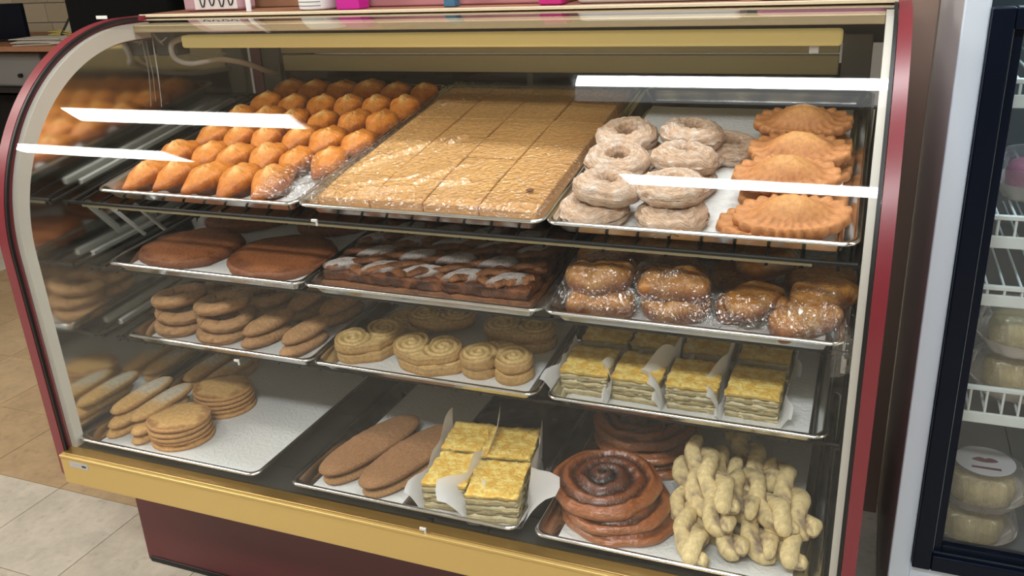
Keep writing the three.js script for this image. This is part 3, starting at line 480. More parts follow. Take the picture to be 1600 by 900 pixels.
// ------------------------------------------------------------------ ring and oval cookies, third shelf left
{
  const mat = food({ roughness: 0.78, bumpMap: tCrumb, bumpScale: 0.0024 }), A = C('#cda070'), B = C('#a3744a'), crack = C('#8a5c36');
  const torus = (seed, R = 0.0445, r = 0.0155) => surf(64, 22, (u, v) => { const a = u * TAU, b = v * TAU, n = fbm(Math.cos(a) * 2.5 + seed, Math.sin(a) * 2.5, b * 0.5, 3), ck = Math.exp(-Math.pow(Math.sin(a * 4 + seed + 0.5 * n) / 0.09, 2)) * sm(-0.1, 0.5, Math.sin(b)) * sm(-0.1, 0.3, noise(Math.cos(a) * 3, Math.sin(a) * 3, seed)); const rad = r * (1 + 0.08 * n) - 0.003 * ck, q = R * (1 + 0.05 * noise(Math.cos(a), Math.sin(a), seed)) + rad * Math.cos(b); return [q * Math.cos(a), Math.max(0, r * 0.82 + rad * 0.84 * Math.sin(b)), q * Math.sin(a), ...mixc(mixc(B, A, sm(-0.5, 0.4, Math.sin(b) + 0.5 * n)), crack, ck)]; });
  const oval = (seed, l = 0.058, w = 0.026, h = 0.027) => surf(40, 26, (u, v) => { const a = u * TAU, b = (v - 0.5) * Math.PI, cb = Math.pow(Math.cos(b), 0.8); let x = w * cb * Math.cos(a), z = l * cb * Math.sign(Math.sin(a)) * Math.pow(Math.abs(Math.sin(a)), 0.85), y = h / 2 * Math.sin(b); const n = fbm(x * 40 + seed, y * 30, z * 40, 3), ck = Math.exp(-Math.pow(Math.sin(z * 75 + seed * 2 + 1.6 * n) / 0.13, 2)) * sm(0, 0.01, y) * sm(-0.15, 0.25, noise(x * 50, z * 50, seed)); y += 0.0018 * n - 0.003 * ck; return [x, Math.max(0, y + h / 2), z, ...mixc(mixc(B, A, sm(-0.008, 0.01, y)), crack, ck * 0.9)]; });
  const tg = [torus(1), torus(2.6), torus(4.2)], og = [oval(1), oval(2.4), oval(3.9)];
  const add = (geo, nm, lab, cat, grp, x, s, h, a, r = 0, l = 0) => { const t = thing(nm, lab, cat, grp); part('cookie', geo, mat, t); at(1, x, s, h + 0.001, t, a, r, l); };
  const st = (x, s, n, w) => { for (let k = 0; k < n; k++) add(tg[(k + n) % 3], 'ring_cookie', `cracked brown ring cookie, ${n === 1 ? '' : ['bottom', n === 3 ? 'middle' : 'top', 'top'][k] + ' of the '}${w}`, 'cookie', 'ring cookies on the third shelf', x + (k % 2) * 0.006, s + k * 0.004, k * 0.0262 + (k === 2 ? 0.004 : 0), k * 2, 0, k === 2 ? 0.17 : 0.02); };
  st(0.135, 0.098, 3, 'leftmost stack of three in front'); st(0.252, 0.092, 3, 'second stack of three in front');
  st(0.16, 0.21, 2, 'left pair behind the front stacks'); st(0.27, 0.205, 2, 'right pair behind the front stacks');
  const P = [[0.362, 0.085, 0, 0.45, 'lower of the left front pair', 0], [0.366, 0.095, 0.027, 0.5, 'upper of the left front pair', 1], [0.458, 0.075, 0, 0.3, 'lower of the right front pair', 2], [0.461, 0.088, 0.026, 0.35, 'upper of the right front pair', 0], [0.385, 0.215, 0, 0.4, 'lower of the left rear pair', 1], [0.385, 0.215, 0.027, 0.3, 'upper of the left rear pair', 2], [0.465, 0.21, 0.0, 0.3, 'lower of the right rear pair', 0], [0.467, 0.215, 0.026, 0.4, 'upper of the right rear pair', 1]];
  for (const [x, s, h, a, w, v] of P) add(og[v], 'oval_cookie', `cracked brown oval cookie, ${w} on the third shelf`, 'cookie', 'oval cookies on the third shelf', x, s, h, -a, 0, h ? 0.08 : 0);
}
// ------------------------------------------------------------------ palmiers, third shelf middle
{
  const mat = food({ roughness: 0.55, bumpScale: 0.0012 }), A = C('#e3c585'), B = C('#b5834c'), G = C('#b58a50');
  const mk = (seed, R = 0.036, h = 0.0225) => {
    const cx = R * 0.94;
    // outline: union of two lobes that meet in a point at +z and part in a notch at -z
    const rad = (a) => { const d = [Math.cos(a), Math.sin(a)]; let best = 0; for (const s of [-1, 1]) { const c = s * cx, b = d[0] * c, disc = b * b - (c * c - R * R); if (disc > 0) best = Math.max(best, b + Math.sqrt(disc)); } const Ty = 0.05, L = Math.hypot(cx, Ty), th = Math.atan2(-Ty, cx) + Math.asin(R / L), e = [Math.cos(th), Math.sin(th)], tl = Math.sqrt(L * L - R * R), dd = [Math.abs(d[0]), d[1]], den = dd[0] * e[1] - dd[1] * e[0]; if (Math.abs(den) > 1e-6) { const rr0 = (0 * e[1] - Ty * e[0]) / den, k = (rr0 * dd[0]) / e[0]; if (rr0 > 0 && k >= -1e-6 && k <= tl) best = Math.max(best, rr0); } return Math.max(best, 0.0115); };
    return surf(132, 44, (u, v) => {
      const a = u * TAU, R0 = rad(a) * (1 + 0.02 * noise(Math.cos(a) * 3 + seed, Math.sin(a) * 3, seed)); let r, y, col;
      if (v < 0.08) { r = R0 * v / 0.08 * 0.97; y = 0; col = B; }
      else if (v < 0.3) { const t = (v - 0.08) / 0.22; r = R0 * (0.97 + 0.04 * Math.sin(t * Math.PI)) - 0.0007 * Math.sin(t * 12); y = h * 0.93 * t; col = mixc(B, A, 0.25 + 0.35 * t); }
      else {
        const t = (v - 0.3) / 0.7; r = R0 * 0.98 * (1 - t); const x = r * Math.cos(a), z = r * Math.sin(a), s = x < 0 ? -1 : 1, dx = (x - s * cx), dz = z, ph = Math.atan2(dz, dx * s), dd = Math.hypot(dx, dz), lobe = sm(R * 1.5, R * 0.9, dd);
        const g = Math.cos(TAU * (dd / 0.0125) - ph), gap = Math.exp(-Math.pow(x / 0.004, 2)) * sm(0.012, -0.006, z);
        y = h * (0.93 + 0.07 * sm(0, 0.12, t)) + lobe * 0.0022 * g * sm(0, 0.12, t) - 0.008 * gap + 0.001 * fbm(x * 60 + seed, z * 60, 1, 2); col = mixc(mixc(A, G, lobe * 0.55 * sm(0.1, -0.9, g)), C('#6b431f'), 0.8 * gap); if (t < 0.08) col = mixc(B, col, 0.55);
      }
      return [r * Math.cos(a), y, r * Math.sin(a), ...col];
    });
  };
  const gs = [mk(1), mk(2.5), mk(4)];
  const add = (x, s, h, a, v, w, l = 0) => { const t = thing('palmier', `golden scrolled palmier pastry, ${w} on the third shelf`, 'pastry', 'palmier pastries on the third shelf'); part('pastry', gs[v], mat, t); at(1, x, s, h + 0.001, t, a, 0, l); };
  add(0.598, 0.102, 0, 0.85, 0, 'lower of the left stack'); add(0.594, 0.104, 0.0215, 0.9, 1, 'upper of the left stack', 0.06);
  add(0.742, 0.085, 0, 0.1, 2, 'lower of the middle stack'); add(0.73, 0.09, 0.0215, 0.0, 0, 'upper of the middle stack', 0.1);
  add(0.872, 0.085, 0, Math.PI - 0.05, 1, 'lower of the right stack'); add(0.871, 0.087, 0.0215, Math.PI + 0.05, 2, 'upper of the right stack', -0.04);
  add(0.64, 0.225, 0, 0.3, 1, 'bottom of the dim left rear stack'); add(0.70, 0.215, 0.0215, 0.2, 2, 'upper of the dim left rear stack'); add(0.875, 0.205, 0, 0.0, 0, 'lower of the dim right rear stack'); add(0.872, 0.205, 0.0215, 0.1, 1, 'upper of the dim right rear stack');
}
// ------------------------------------------------------------------ custard slices in paper
const flake = food({ roughness: 0.6, map: tFlake, bumpMap: tCrumb, bumpScale: 0.002, vertexColors: false, color: 0xfff0c0 });
const puffM = food({ roughness: 0.75, vertexColors: false, color: 0xf2e0aa, bumpMap: tCrumb, bumpScale: 0.003 }), creamM = food({ roughness: 0.5, vertexColors: false, color: 0xfff7d2, bumpScale: 0.0008 });
const layer = (w, h, d, seed, amp) => { const g = new THREE.BoxGeometry(w, h, d, 18, 2, 18); g.deleteAttribute('uv'); g.deleteAttribute('normal'); const m = mergeVertices(g), p = m.attributes.position; for (let i = 0; i < p.count; i++) { const x = p.getX(i), y = p.getY(i), z = p.getZ(i), n = fbm(x * 70 + seed, y * 90, z * 70, 2), e = Math.max(sm(0.4, 0.5, Math.abs(x) / w), sm(0.4, 0.5, Math.abs(z) / d)); p.setXYZ(i, x + amp * n * e, y + h / 2 + amp * 0.5 * fbm(x * 60, seed * 3, z * 60, 2) * (y > 0 ? 1 : 0.6), z + amp * fbm(z * 70, y * 80, x * 70 + seed, 2) * e); } m.computeVertexNormals(); return boxUV(m); };
function custardSlice(lab, w, d, seed, grp) {
  const t = thing('custard_slice', lab, 'custard slice', grp); let y = 0;
  [[puffM, 0.006, 'puff_layer', 0.003], [creamM, 0.0065, 'cream_layer', 0.0015], [puffM, 0.006, 'puff_layer', 0.003], [puffM, 0.004, 'puff_layer', 0.0035], [creamM, 0.007, 'cream_layer', 0.0016], [puffM, 0.006, 'puff_layer', 0.003], [creamM, 0.0055, 'cream_layer', 0.0018]].forEach(([m, h, nm, amp], k) => { const s = 1 - 0.02 * (nm === 'cream_layer' ? 1 : 0); part(nm, layer(w * s, h + 0.001, d * s, seed + k * 1.7, amp), m, t).position.y = y; y += h; });
  part('flaky_top', layer(w * 1.02, 0.006, d * 1.01, seed + 20, 0.0036), flake, t).position.y = y; return t;
}
// paper that lies under a slice and stands up along both sides
function paperTray(lab, w, d, hl, hr, seed, flareF = 0.02, front = 0.02, fold = 0) {
  const t = thing('parchment_sheet', lab, 'paper', 'white parchment papers round the custard slices');
  part('sheet', surf(44, 18, (u, v) => {
    const q = (u - 0.5) * 2, z = lerp(front + d / 2, -d / 2 - 0.02, v), left = q < 0, H = left ? hl : hr, half = w / 2, flat = 0.52;
    const zz = v, wav = noise(zz * 3 + seed, q * 1.5, seed), edge = H * (0.72 + 0.55 * noise(zz * 2.6 + seed * 2, left ? 1 : 5, seed) + 0.35 * sm(0.3, 0, v) + 0.3 * sm(0.75, 1, v));
    let x, y; if (Math.abs(q) < flat) { x = half * q / flat; y = 0.0006 + 0.003 * sm(0.15, 0, v) * Math.abs(wav); }
    else { const k = (Math.abs(q) - flat) / (1 - flat), lean = 0.1 + 0.3 * sm(0.3, 0.0, v) + 0.22 * wav, rd = Math.sqrt(Math.max(0, 1 - Math.pow(sm(0.25, 0, v) * 0.8, 2))); x = Math.sign(q) * (half + 0.001 + k * edge * rd * Math.max(0.04, lean) + flareF * sm(0.3, 0.05, v) * k * k * rd); y = 0.0006 + k * edge * rd * Math.cos(Math.min(1.2, lean)) - 0.006 * sm(0.8, 1, k) * sm(0.3, 0.05, v); }
    if (!left && fold && Math.abs(q) > flat) { const k = (Math.abs(q) - flat) / (1 - flat); x -= fold * k * k * sm(0.75, 0.25, v); }
    return [x, y + 0.0012 * noise(x * 40, z * 40, seed), z + 0.004 * wav];
  }, false), M.paper, t); return t;
}
{
  const G = 'custard slices on the third shelf', X = [1.047, 1.139, 1.232, 1.331];
  X.forEach((x, k) => {
    at(1, x, 0.098, 0.002, custardSlice(`yellow flaky custard slice ${ORD[k]} in the front row of the third shelf`, 0.083, 0.09, k * 3 + 1, G), [0.02, -0.03, 0.02, -0.02][k]);
    at(1, x, 0.098, 0.0012, paperTray(`white parchment under the front row custard slice ${ORD[k]} on the third shelf`, 0.087, 0.1, [0.078, 0.03, 0.052, 0.03][k], [0.066, 0.088, 0.082, 0.05][k], k + 1.3, [0.012, 0.003, 0.003, 0.01][k], 0.012, [0.022, 0.045, 0.04, 0][k]));
    at(1, x + 0.004, 0.22, 0.002, custardSlice(`dim flaky custard slice ${ORD[k]} in the second row of the third shelf`, 0.083, 0.095, k * 3 + 17, G));
    at(1, x + 0.004, 0.22, 0.0012, paperTray(`white parchment under the second row custard slice ${ORD[k]} on the third shelf`, 0.087, 0.1, 0.05, 0.055, k + 9.3, 0.01, 0.004));
  });
  const G2 = 'custard slices on the bottom deck', S = [[0.822, 0.094, 0.078, 0.106, 0.13], [0.803, 0.206, 0.078, 0.1, 0.13], [0.913, 0.09, 0.092, 0.112, 0.18], [0.89, 0.21, 0.094, 0.11, 0.18]], W = ['front left', 'rear left', 'front right', 'rear right'];
  S.forEach(([x, s, w, d, a], k) => at(0, x, s, 0.002, custardSlice(`thick yellow flaky custard slice at the ${W[k]} on the bottom deck`, w, d, k * 5 + 31, G2), a).scale.set(1, 1.15, 1));
  at(0, 0.816, 0.14, 0.0012, paperTray('white parchment under the left pair of custard slices on the bottom deck', 0.082, 0.19, 0.075, 0.085, 41.3, 0.016, 0.016), 0.15);
  at(0, 0.91, 0.135, 0.0014, paperTray('white parchment under the right pair of custard slices on the bottom deck', 0.091, 0.19, 0.08, 0.12, 47.7, 0.045, 0.018), 0.19);
}
// ------------------------------------------------------------------ bottom deck left: stacked rounds, long cookies
{
  const mat = food({ roughness: 0.7, bumpMap: tGrain, bumpScale: 0.0005 }), A = C('#f2c47e'), B = C('#bd8850');
  const g = [1, 2, 3].map((s) => disc(0.0645, 0.0098, s * 2.1, [A, B], { rough: 0.015, dome: 0.1 }));
  const q = rng(3);
  const stack = (x, s, n, w) => { for (let k = 0; k < n; k++) { const t = thing('round_cookie', `flat round golden cookie, ${['lowest', 'second from bottom', 'third from bottom', 'fourth from bottom', 'topmost'][k]} of the ${w}`, 'cookie', 'stacked round cookies on the bottom deck'); part('cookie', g[k % 3], mat, t); at(0, x + (q() - 0.5) * 0.006 - k * 0.0015, s + (q() - 0.5) * 0.006, 0.002 + k * 0.0098, t, q() * 6, 0.008 * k, 0); } };
  stack(0.187, 0.108, 5, 'front stack of rounds'); stack(0.188, 0.246, 5, 'rear stack of rounds');
  const lm = food({ roughness: 0.65, bumpMap: tGrain, bumpScale: 0.0006 }), ice = C('#ece8d8');
  const lg = [1, 2].map((sd) => surf(48, 24, (u, v) => { const a = u * TAU, ca = Math.cos(a), sa = Math.sin(a), R = 1 / Math.pow(Math.pow(Math.abs(ca) / 0.0345, 2.4) + Math.pow(Math.abs(sa) / 0.108, 2.4), 1 / 2.2); let r, y, col; if (v < 0.15) { r = R * 0.92 * v / 0.15; y = 0; col = B; } else if (v < 0.45) { const t = (v - 0.15) / 0.3; r = R * (0.92 + 0.08 * Math.sin(t * Math.PI)); y = 0.012 * t; col = mixc(B, A, 0.7 * t); } else { const t = (v - 0.45) / 0.55; r = R * 0.92 * (1 - t); y = 0.012 + 0.009 * Math.sin(t * Math.PI / 2); const z = r * sa, n = fbm(r * ca * 30 + sd, z * 20, sd, 2); col = mixc(A, ice, 0.85 * sm(0.04, -0.02, z + 0.02 * n) * sm(-0.05, 0.25, t + 0.1 * n)); } return [r * ca, y, r * sa, ...col]; }));
  const L = [[0.046, 0.132, 0, -0.03, 0, 'bottom of the left front pile'], [0.044, 0.138, 0.02, 0.05, 1, 'middle of the left front pile'], [0.037, 0.16, 0.041, 0, 0, 'topmost of the left front pile'], [0.113, 0.128, 0, 0.05, 1, 'bottom of the right front pile'], [0.111, 0.13, 0.02, 0.08, 0, 'middle of the right front pile'], [0.104, 0.148, 0.041, -0.02, 1, 'topmost of the right front pile'],
    [0.05, 0.365, 0, 0.03, 0, 'lower one of the left rear pair'], [0.048, 0.365, 0.018, 0, 1, 'upper one of the left rear pair'], [0.118, 0.365, 0, 0, 1, 'lower one of the right rear pair'], [0.115, 0.362, 0.018, -0.04, 0, 'upper one of the right rear pair']];
  for (const [x, s, h, a, v, w] of L) { const t = thing('long_cookie', `long golden oval cookie with pale icing, ${w}`, 'cookie', 'long iced cookies on the bottom deck'); part('cookie', lg[v], lm, t); at(0, x, s, h + 0.002, t, a, 0, 0); }
}
// ------------------------------------------------------------------ bottom deck middle: sugared ovals
{
  const mat = food({ roughness: 0.9, map: tSugar, bumpMap: tGrain, bumpScale: 0.0014 }), A = C('#c39467'), B = C('#94683f'), P = C('#e0b078');
  const mk = (seed, top, w = 0.045, l = 0.128) => surf(110, 60, (u, v) => { const a = u * TAU, ca = Math.cos(a), sa = Math.sin(a), R = (1 + 0.03 * noise(ca * 2 + seed, sa * 2, 0)) / Math.pow(Math.pow(Math.abs(ca) / w, 2.3) + Math.pow(Math.abs(sa) / l, 2.3), 1 / 2.3); let r, y; if (v < 0.12) { r = R * 0.94 * v / 0.12; y = 0; } else if (v < 0.42) { const t = (v - 0.12) / 0.3; r = R * (0.94 + 0.06 * Math.sin(t * Math.PI)); y = 0.011 * t; } else { const t = (v - 0.42) / 0.58; r = R * 0.94 * (1 - t); y = 0.011 + 0.009 * Math.pow(Math.sin(t * Math.PI / 2), 0.7) + 0.0012 * fbm(r * ca * 50 + seed, r * sa * 50, 1, 3); } const gn = fbm(r * ca * 130 + seed, r * sa * 130, 3, 2); return [r * ca, y + 0.0006 * gn, r * sa, ...scl(mixc(B, top, sm(0.002, 0.012, y)), 1 + 0.16 * gn)]; });
  const gA = mk(1, A), gP = mk(3, P, 0.043, 0.118);
  const L = [[0.612, 0.155, 0, 0.26, gP, 'plain lower one on the left'], [0.609, 0.165, 0.019, 0.26, gA, 'cinnamon sugar upper one on the left'], [0.704, 0.142, 0, 0.24, gP, 'plain lower one on the right'], [0.702, 0.152, 0.019, 0.24, gA, 'cinnamon sugar upper one on the right']];
  for (const [x, s, h, a, g, w] of L) { const t = thing('sugared_oval', `long flat oval pastry on the bottom deck, ${w}`, 'pastry', 'long oval pastries on the bottom deck'); part('pastry', g, mat, t); at(0, x, s, h + 0.002, t, -a); }
}
// ------------------------------------------------------------------ bottom deck right: glazed rolls and twists
{
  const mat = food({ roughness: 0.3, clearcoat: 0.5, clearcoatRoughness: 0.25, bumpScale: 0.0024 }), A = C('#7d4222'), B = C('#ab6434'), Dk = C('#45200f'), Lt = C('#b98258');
  const roll = (R, seed, h = 0.022) => surf(96, 60, (u, v) => {
    const a = u * TAU, ca = Math.cos(a), sa = Math.sin(a), RR = R * (1 + 0.09 * fbm(ca * 1.3 + seed, sa * 1.3, seed, 2)); let r, y, col;
    if (v < 0.08) { r = RR * 0.95 * v / 0.08; y = 0; col = Lt; }
    else if (v < 0.28) { const t = (v - 0.08) / 0.2; r = RR * (0.95 + 0.05 * Math.sin(t * Math.PI)); y = h * 0.8 * t; col = mixc(Lt, B, t); }
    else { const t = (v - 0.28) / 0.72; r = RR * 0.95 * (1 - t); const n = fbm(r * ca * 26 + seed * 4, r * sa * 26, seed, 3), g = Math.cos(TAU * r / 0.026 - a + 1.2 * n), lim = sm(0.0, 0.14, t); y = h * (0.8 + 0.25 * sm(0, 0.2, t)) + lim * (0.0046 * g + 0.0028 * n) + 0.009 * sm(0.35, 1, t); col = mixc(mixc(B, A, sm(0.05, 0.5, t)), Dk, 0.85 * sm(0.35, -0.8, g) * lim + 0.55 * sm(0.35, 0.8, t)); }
    return [r * ca, y, r * sa, ...col];
  });
  const g1 = roll(0.096, 1, 0.024), g2 = roll(0.1, 2.4, 0.019), g3 = roll(0.095, 4.2, 0.02);
  const L = [[1.125, 0.125, 0, g2, 0, 'bottom of the front stack', 0], [1.118, 0.128, 0.021, g3, 2, 'middle of the front stack', 0.02], [1.098, 0.137, 0.043, g1, 1, 'topmost of the front stack', 0.05], [1.135, 0.335, 0, g3, 3, 'bottom of the rear stack', 0], [1.122, 0.34, 0.026, g2, 0.5, 'middle of the rear stack', 0], [1.112, 0.345, 0.05, g1, 4, 'topmost of the rear stack', 0]];
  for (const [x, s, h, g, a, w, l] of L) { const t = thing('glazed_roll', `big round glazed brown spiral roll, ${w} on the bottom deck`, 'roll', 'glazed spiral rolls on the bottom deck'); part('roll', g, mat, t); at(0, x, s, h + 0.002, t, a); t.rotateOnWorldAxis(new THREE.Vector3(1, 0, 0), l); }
  const tm = food({ roughness: 0.85, bumpMap: tGrain, bumpScale: 0.0005 }), TA = C('#f0dca6'), TB = C('#9c8878');
  const strand = (ph, seed, len = 0.2, turns = 1.35) => surf(18, 70, (u, v) => {
    const a = u * TAU, e = Math.sqrt(Math.max(0, 1 - Math.pow(Math.abs(2 * v - 1), 7))), rho = 0.0135 * (1 - 0.55 * Math.pow(Math.abs(2 * v - 1), 6)), phi = TAU * turns * v + ph, z = (v - 0.5) * len;
    const n = fbm(v * 9 + seed, Math.cos(a), Math.sin(a) + seed, 2), r = 0.0158 * e * (1 + 0.2 * n), cx = rho * Math.cos(phi), cy = rho * Math.sin(phi);
    return [cx + r * Math.cos(a), cy + r * Math.sin(a) + 0.0265, z + 0.004 * Math.sin(phi), ...mixc(TB, TA, sm(-0.75, 0.25, Math.sin(a) * 0.35 + 1.3 * n + Math.cos(a - phi) * 0.6))];
  });
  const sets = [1, 2, 3].map((k) => [strand(k, k), strand(k + Math.PI, k + 8)]);
  const T = [[1.25, 0.1, 0, 0.12, 'bottom layer, leftmost'], [1.283, 0.13, 0, 0.42, 'bottom layer, second from left'], [1.335, 0.14, 0, 0.36, 'bottom layer, third from left'], [1.388, 0.14, 0, 0.2, 'bottom layer, rightmost'],
    [1.262, 0.145, 0.036, 0.35, 'upper layer, leftmost'], [1.302, 0.19, 0.038, 0.30, 'upper layer, second from left'], [1.352, 0.165, 0.038, 0.46, 'upper layer, third from left'], [1.40, 0.19, 0.03, 0.2, 'upper layer, rightmost against the side'], [1.325, 0.285, 0.034, 0.28, 'upper layer, farthest back'], [1.272, 0.16, 0.068, 0.3, 'topmost left one lying across the others']];
  T.forEach(([x, s, h, a, w], k) => { const t = thing('sugar_twist', `pale sugared two strand twist, ${w}`, 'twist', 'sugared twists on the bottom deck'); const [p, q] = sets[k % 3]; part('strand', p, tm, t); part('strand', q, tm, t); at(0, x, s, h, t, a + 0.2, 0, h ? 0.06 : 0); });
}
// ------------------------------------------------------------------ things on the roof board of the case
const Y0 = 0.8045 + D;
{
  const put = (o, x, z, turn = 0) => { o.position.set(x, Y0, z); o.rotation.y = turn; return o; };
  const mon = put(thing('register_monitor', 'black boxy register monitor behind the left end of the case', 'monitor'), -0.48, -0.95); mon.position.y = 0.42 + 0.5;
  part('shell', box(-0.185, 0.2, 0.2, 0.62, -0.16, 0.14, 0.02), phy({ color: 0x040404, roughness: 0.8, specularIntensity: 0.2 }), mon);
  part('stand', box(-0.1, 0.1, 0, 0.21, -0.1, 0.08, 0.01), M.black, mon); part('pedestal', box(-0.16, 0.16, -0.92, 0.002, -0.16, 0.12, 0.006), std({ color: 0x6b5a4c, roughness: 0.6 }), mon);
  part('label', box(-0.07, -0.03, 0.27, 0.279, 0.1395, 0.141, 0.0005), M.white, mon, 'small white label on the black shell');
  const sign = put(thing('printed_bag', 'pink and white printed bag with dark script beside the black monitor', 'bag'), 0.13, -0.52, 0.1);
  part('bag', box(-0.085, 0.06, 0, 0.16, -0.03, 0.03, 0.008), std({ color: 0xb08a92, roughness: 0.6 }), sign); 
  part('print', box(-0.055, 0.05, 0.004, 0.13, 0.0295, 0.031, 0.0008), std({ color: 0xd8cfcb, roughness: 0.6 }), sign);
  for (const [a, b] of [[-0.035, 0], [-0.012, 1], [0.012, 2], [0.034, 3]]) part('script_stroke', tube([[a - 0.006, 0.03, 0.0315], [a, 0.008 + 0.003 * (b % 2), 0.0315], [a + 0.006, 0.018, 0.0315], [a + 0.009, 0.034, 0.0315]], 0.0016, 12, 5), M.black, sign);
  const card = put(thing('cardboard_box', 'plain brown cardboard box on the case roof behind the white stick', 'box'), 0.29, -0.66); part('carton', box(-0.13, 0.16, 0, 0.2, -0.1, 0.08, 0.003), std({ color: 0x9a7054, roughness: 0.85 }), card);
  const st = put(thing('marker_pen', 'white marker pen standing upright on the case roof', 'pen'), 0.237, -0.462); part('barrel', new THREE.CylinderGeometry(0.0055, 0.0055, 0.12, 16).translate(0, 0.06, 0), M.white, st); part('cap', new THREE.CylinderGeometry(0.0062, 0.0062, 0.03, 16).translate(0, 0.125, 0), M.greyLight, st);
  const cup = put(thing('printed_cup', 'white cup with rows of small print standing on the case roof', 'cup'), 0.395, -0.482); part('cup_body', new THREE.LatheGeometry([[0, 0], [0.036, 0], [0.0385, 0.004], [0.044, 0.1], [0.042, 0.1], [0.035, 0.006], [0, 0.005]].map((p) => new THREE.Vector2(...p)), 40), M.white, cup);
  for (let k = 0; k < 4; k++) part('print_line', new THREE.CylinderGeometry(0.0394 + k * 0.00035, 0.0393 + k * 0.00035, 0.0016, 30, 1, true, -0.9, 1.6).translate(0, 0.009 + k * 0.0075, 0), std({ color: 0x77777c, roughness: 0.7, side: THREE.DoubleSide }), cup);
  const mg = put(thing('magenta_box', 'bright magenta carton standing on the case roof right of the cup', 'box'), 0.484, -0.47); part('carton', box(-0.026, 0.026, 0, 0.1, -0.02, 0.02, 0.002), std({ color: 0xc0168f, roughness: 0.5 }), mg);
  const pk = put(thing('rose_box', 'long dusty rose box lying behind the small cartons on the roof', 'box'), 0.72, -0.56); part('carton', box(-0.3, 0.2, 0, 0.09, -0.05, 0.05, 0.004), std({ color: 0xb47a7d, roughness: 0.6 }), pk);
  const bl = put(thing('blue_carton', 'small steel blue carton standing before the dusty rose box', 'box'), 0.70, -0.475); part('carton', box(-0.012, 0.012, 0.0, 0.08, -0.012, 0.012, 0.002), std({ color: 0x3f6f8c, roughness: 0.5 }), bl);
  const m2 = put(thing('magenta_carton', 'deep pink carton standing next to the low white tub', 'box'), 0.905, -0.47); part('carton', box(-0.02, 0.025, 0, 0.09, -0.02, 0.02, 0.004), std({ color: 0xc2237a, roughness: 0.5 }), m2);
  const wt = put(thing('white_tub', 'long low white tub at the right on the case roof', 'tub'), 1.09, -0.52); part('tub_body', box(-0.14, 0.15, 0, 0.08, -0.05, 0.05, 0.01), M.white, wt);
  const p3 = put(thing('folded_cloth', 'pink folded cloth at the right end of the case roof', 'cloth'), 1.38, -0.53); part('cloth', box(-0.11, 0.09, 0, 0.05, -0.08, 0.08, 0.012), std({ color: 0xc98aa0, roughness: 0.9 }), p3);
}
// ------------------------------------------------------------------ counter at the back left
{
  const y = 0.5 + D, ct = thing('service_counter', 'tan topped counter along the tiled back wall', 'counter');
  part('worktop', box(-4.4, -1.7, y - 0.03, y, -3.55, -2.64, 0.004), std({ color: 0xb07c5c, roughness: 0.45 }), ct);
  part('leg', box(-4.35, -4.3, 0, y - 0.03, -3.5, -2.7, 0.004), M.grey, ct); part('leg', box(-2.55, -2.45, 0, y - 0.03, -3.5, -2.7, 0.004), std({ color: 0x9c8a75, roughness: 0.7 }), ct);
  part('lower_shelf', box(-4.3, -1.72, 0.64, 0.67, -3.5, -2.72, 0.003), std({ color: 0x2a241f, roughness: 0.8 }), ct);
  part('back_board', box(-4.3, -1.72, 0, y - 0.03, -3.55, -3.5, 0.003), std({ color: 0x1c1814, roughness: 0.9 }), ct);  // near-black colour holds the shade under the counter
  part('shade_board', box(-4.3, -1.72, 0.02, 0.6, -2.9, -2.88, 0.003), std({ color: 0x1a1613, roughness: 0.95 }), ct);  // dark sheet added in place of the shade below the worktop
  const bn = thing('grey_bin', 'grey appliance under the counter at the left edge', 'appliance'); bn.position.set(-3.3, 0.671, -2.9); part('body', box(-0.35, 0.22, 0, 0.2, -0.2, 0.15, 0.02), std({ color: 0x8d8a88, roughness: 0.4 }), bn); part('knob', new THREE.CylinderGeometry(0.012, 0.012, 0.02, 18).rotateX(Math.PI / 2).translate(0.05, 0.07, 0.16), M.black, bn);
  const sc = thing('small_screen', 'dark navy screen standing on the counter at the left edge', 'screen'); sc.position.set(-3.42, y, -2.95); part('panel', box(-0.3, 0.06, 0.01, 0.22, -0.02, 0.01, 0.006), M.blackGloss, sc); part('foot', box(-0.2, -0.02, 0, 0.015, -0.06, 0.05, 0.004), M.black, sc);
  const pile = (nm, lab, x, z, w, d, n, cols, a) => { const t = thing(nm, lab, 'papers'); t.position.set(x, y, z); t.rotation.y = a; const q = rng(n * 13 + 1); for (let k = 0; k < n; k++) { const m = part('sheet', box(-w / 2, w / 2, 0, 0.004, -d / 2, d / 2, 0), std({ color: cols[k % cols.length], roughness: 0.8 }), t); m.position.set((q() - 0.5) * 0.06, k * 0.005, (q() - 0.5) * 0.04); m.rotation.y = (q() - 0.5) * 0.5; } return t; };
  pile('paper_pile', 'loose pile of white and pale papers on the counter', -3.02, -2.82, 0.36, 0.2, 7, [0xe6e0d4, 0xd8d2c8, 0xefe9dd], 0.2);
  pile('yellow_papers', 'yellow paper sheets lying on top of the counter', -2.98, -3.0, 0.36, 0.2, 12, [0xdcc86a, 0xe3d48a], -0.3);
  pile('paper_stack', 'white paper stack under the framed card on the counter', -2.66, -2.85, 0.34, 0.2, 5, [0xe6ddd0, 0xf0e8dc], 0.1).position.x = -2.8;
  const fr = thing('framed_card', 'dark framed card leaning on the papers on the counter', 'frame'); fr.position.set(-2.86, y + 0.028, -2.9); fr.rotation.set(-0.75, 0.1, 0); part('frame', box(-0.17, 0.17, 0, 0.17, -0.01, 0.0, 0.004), std({ color: 0x38352c, roughness: 0.6 }), fr); part('card', box(-0.145, 0.145, 0.02, 0.15, 0.0, 0.002, 0), std({ color: 0xb9b3a3, roughness: 0.7 }), fr);
}
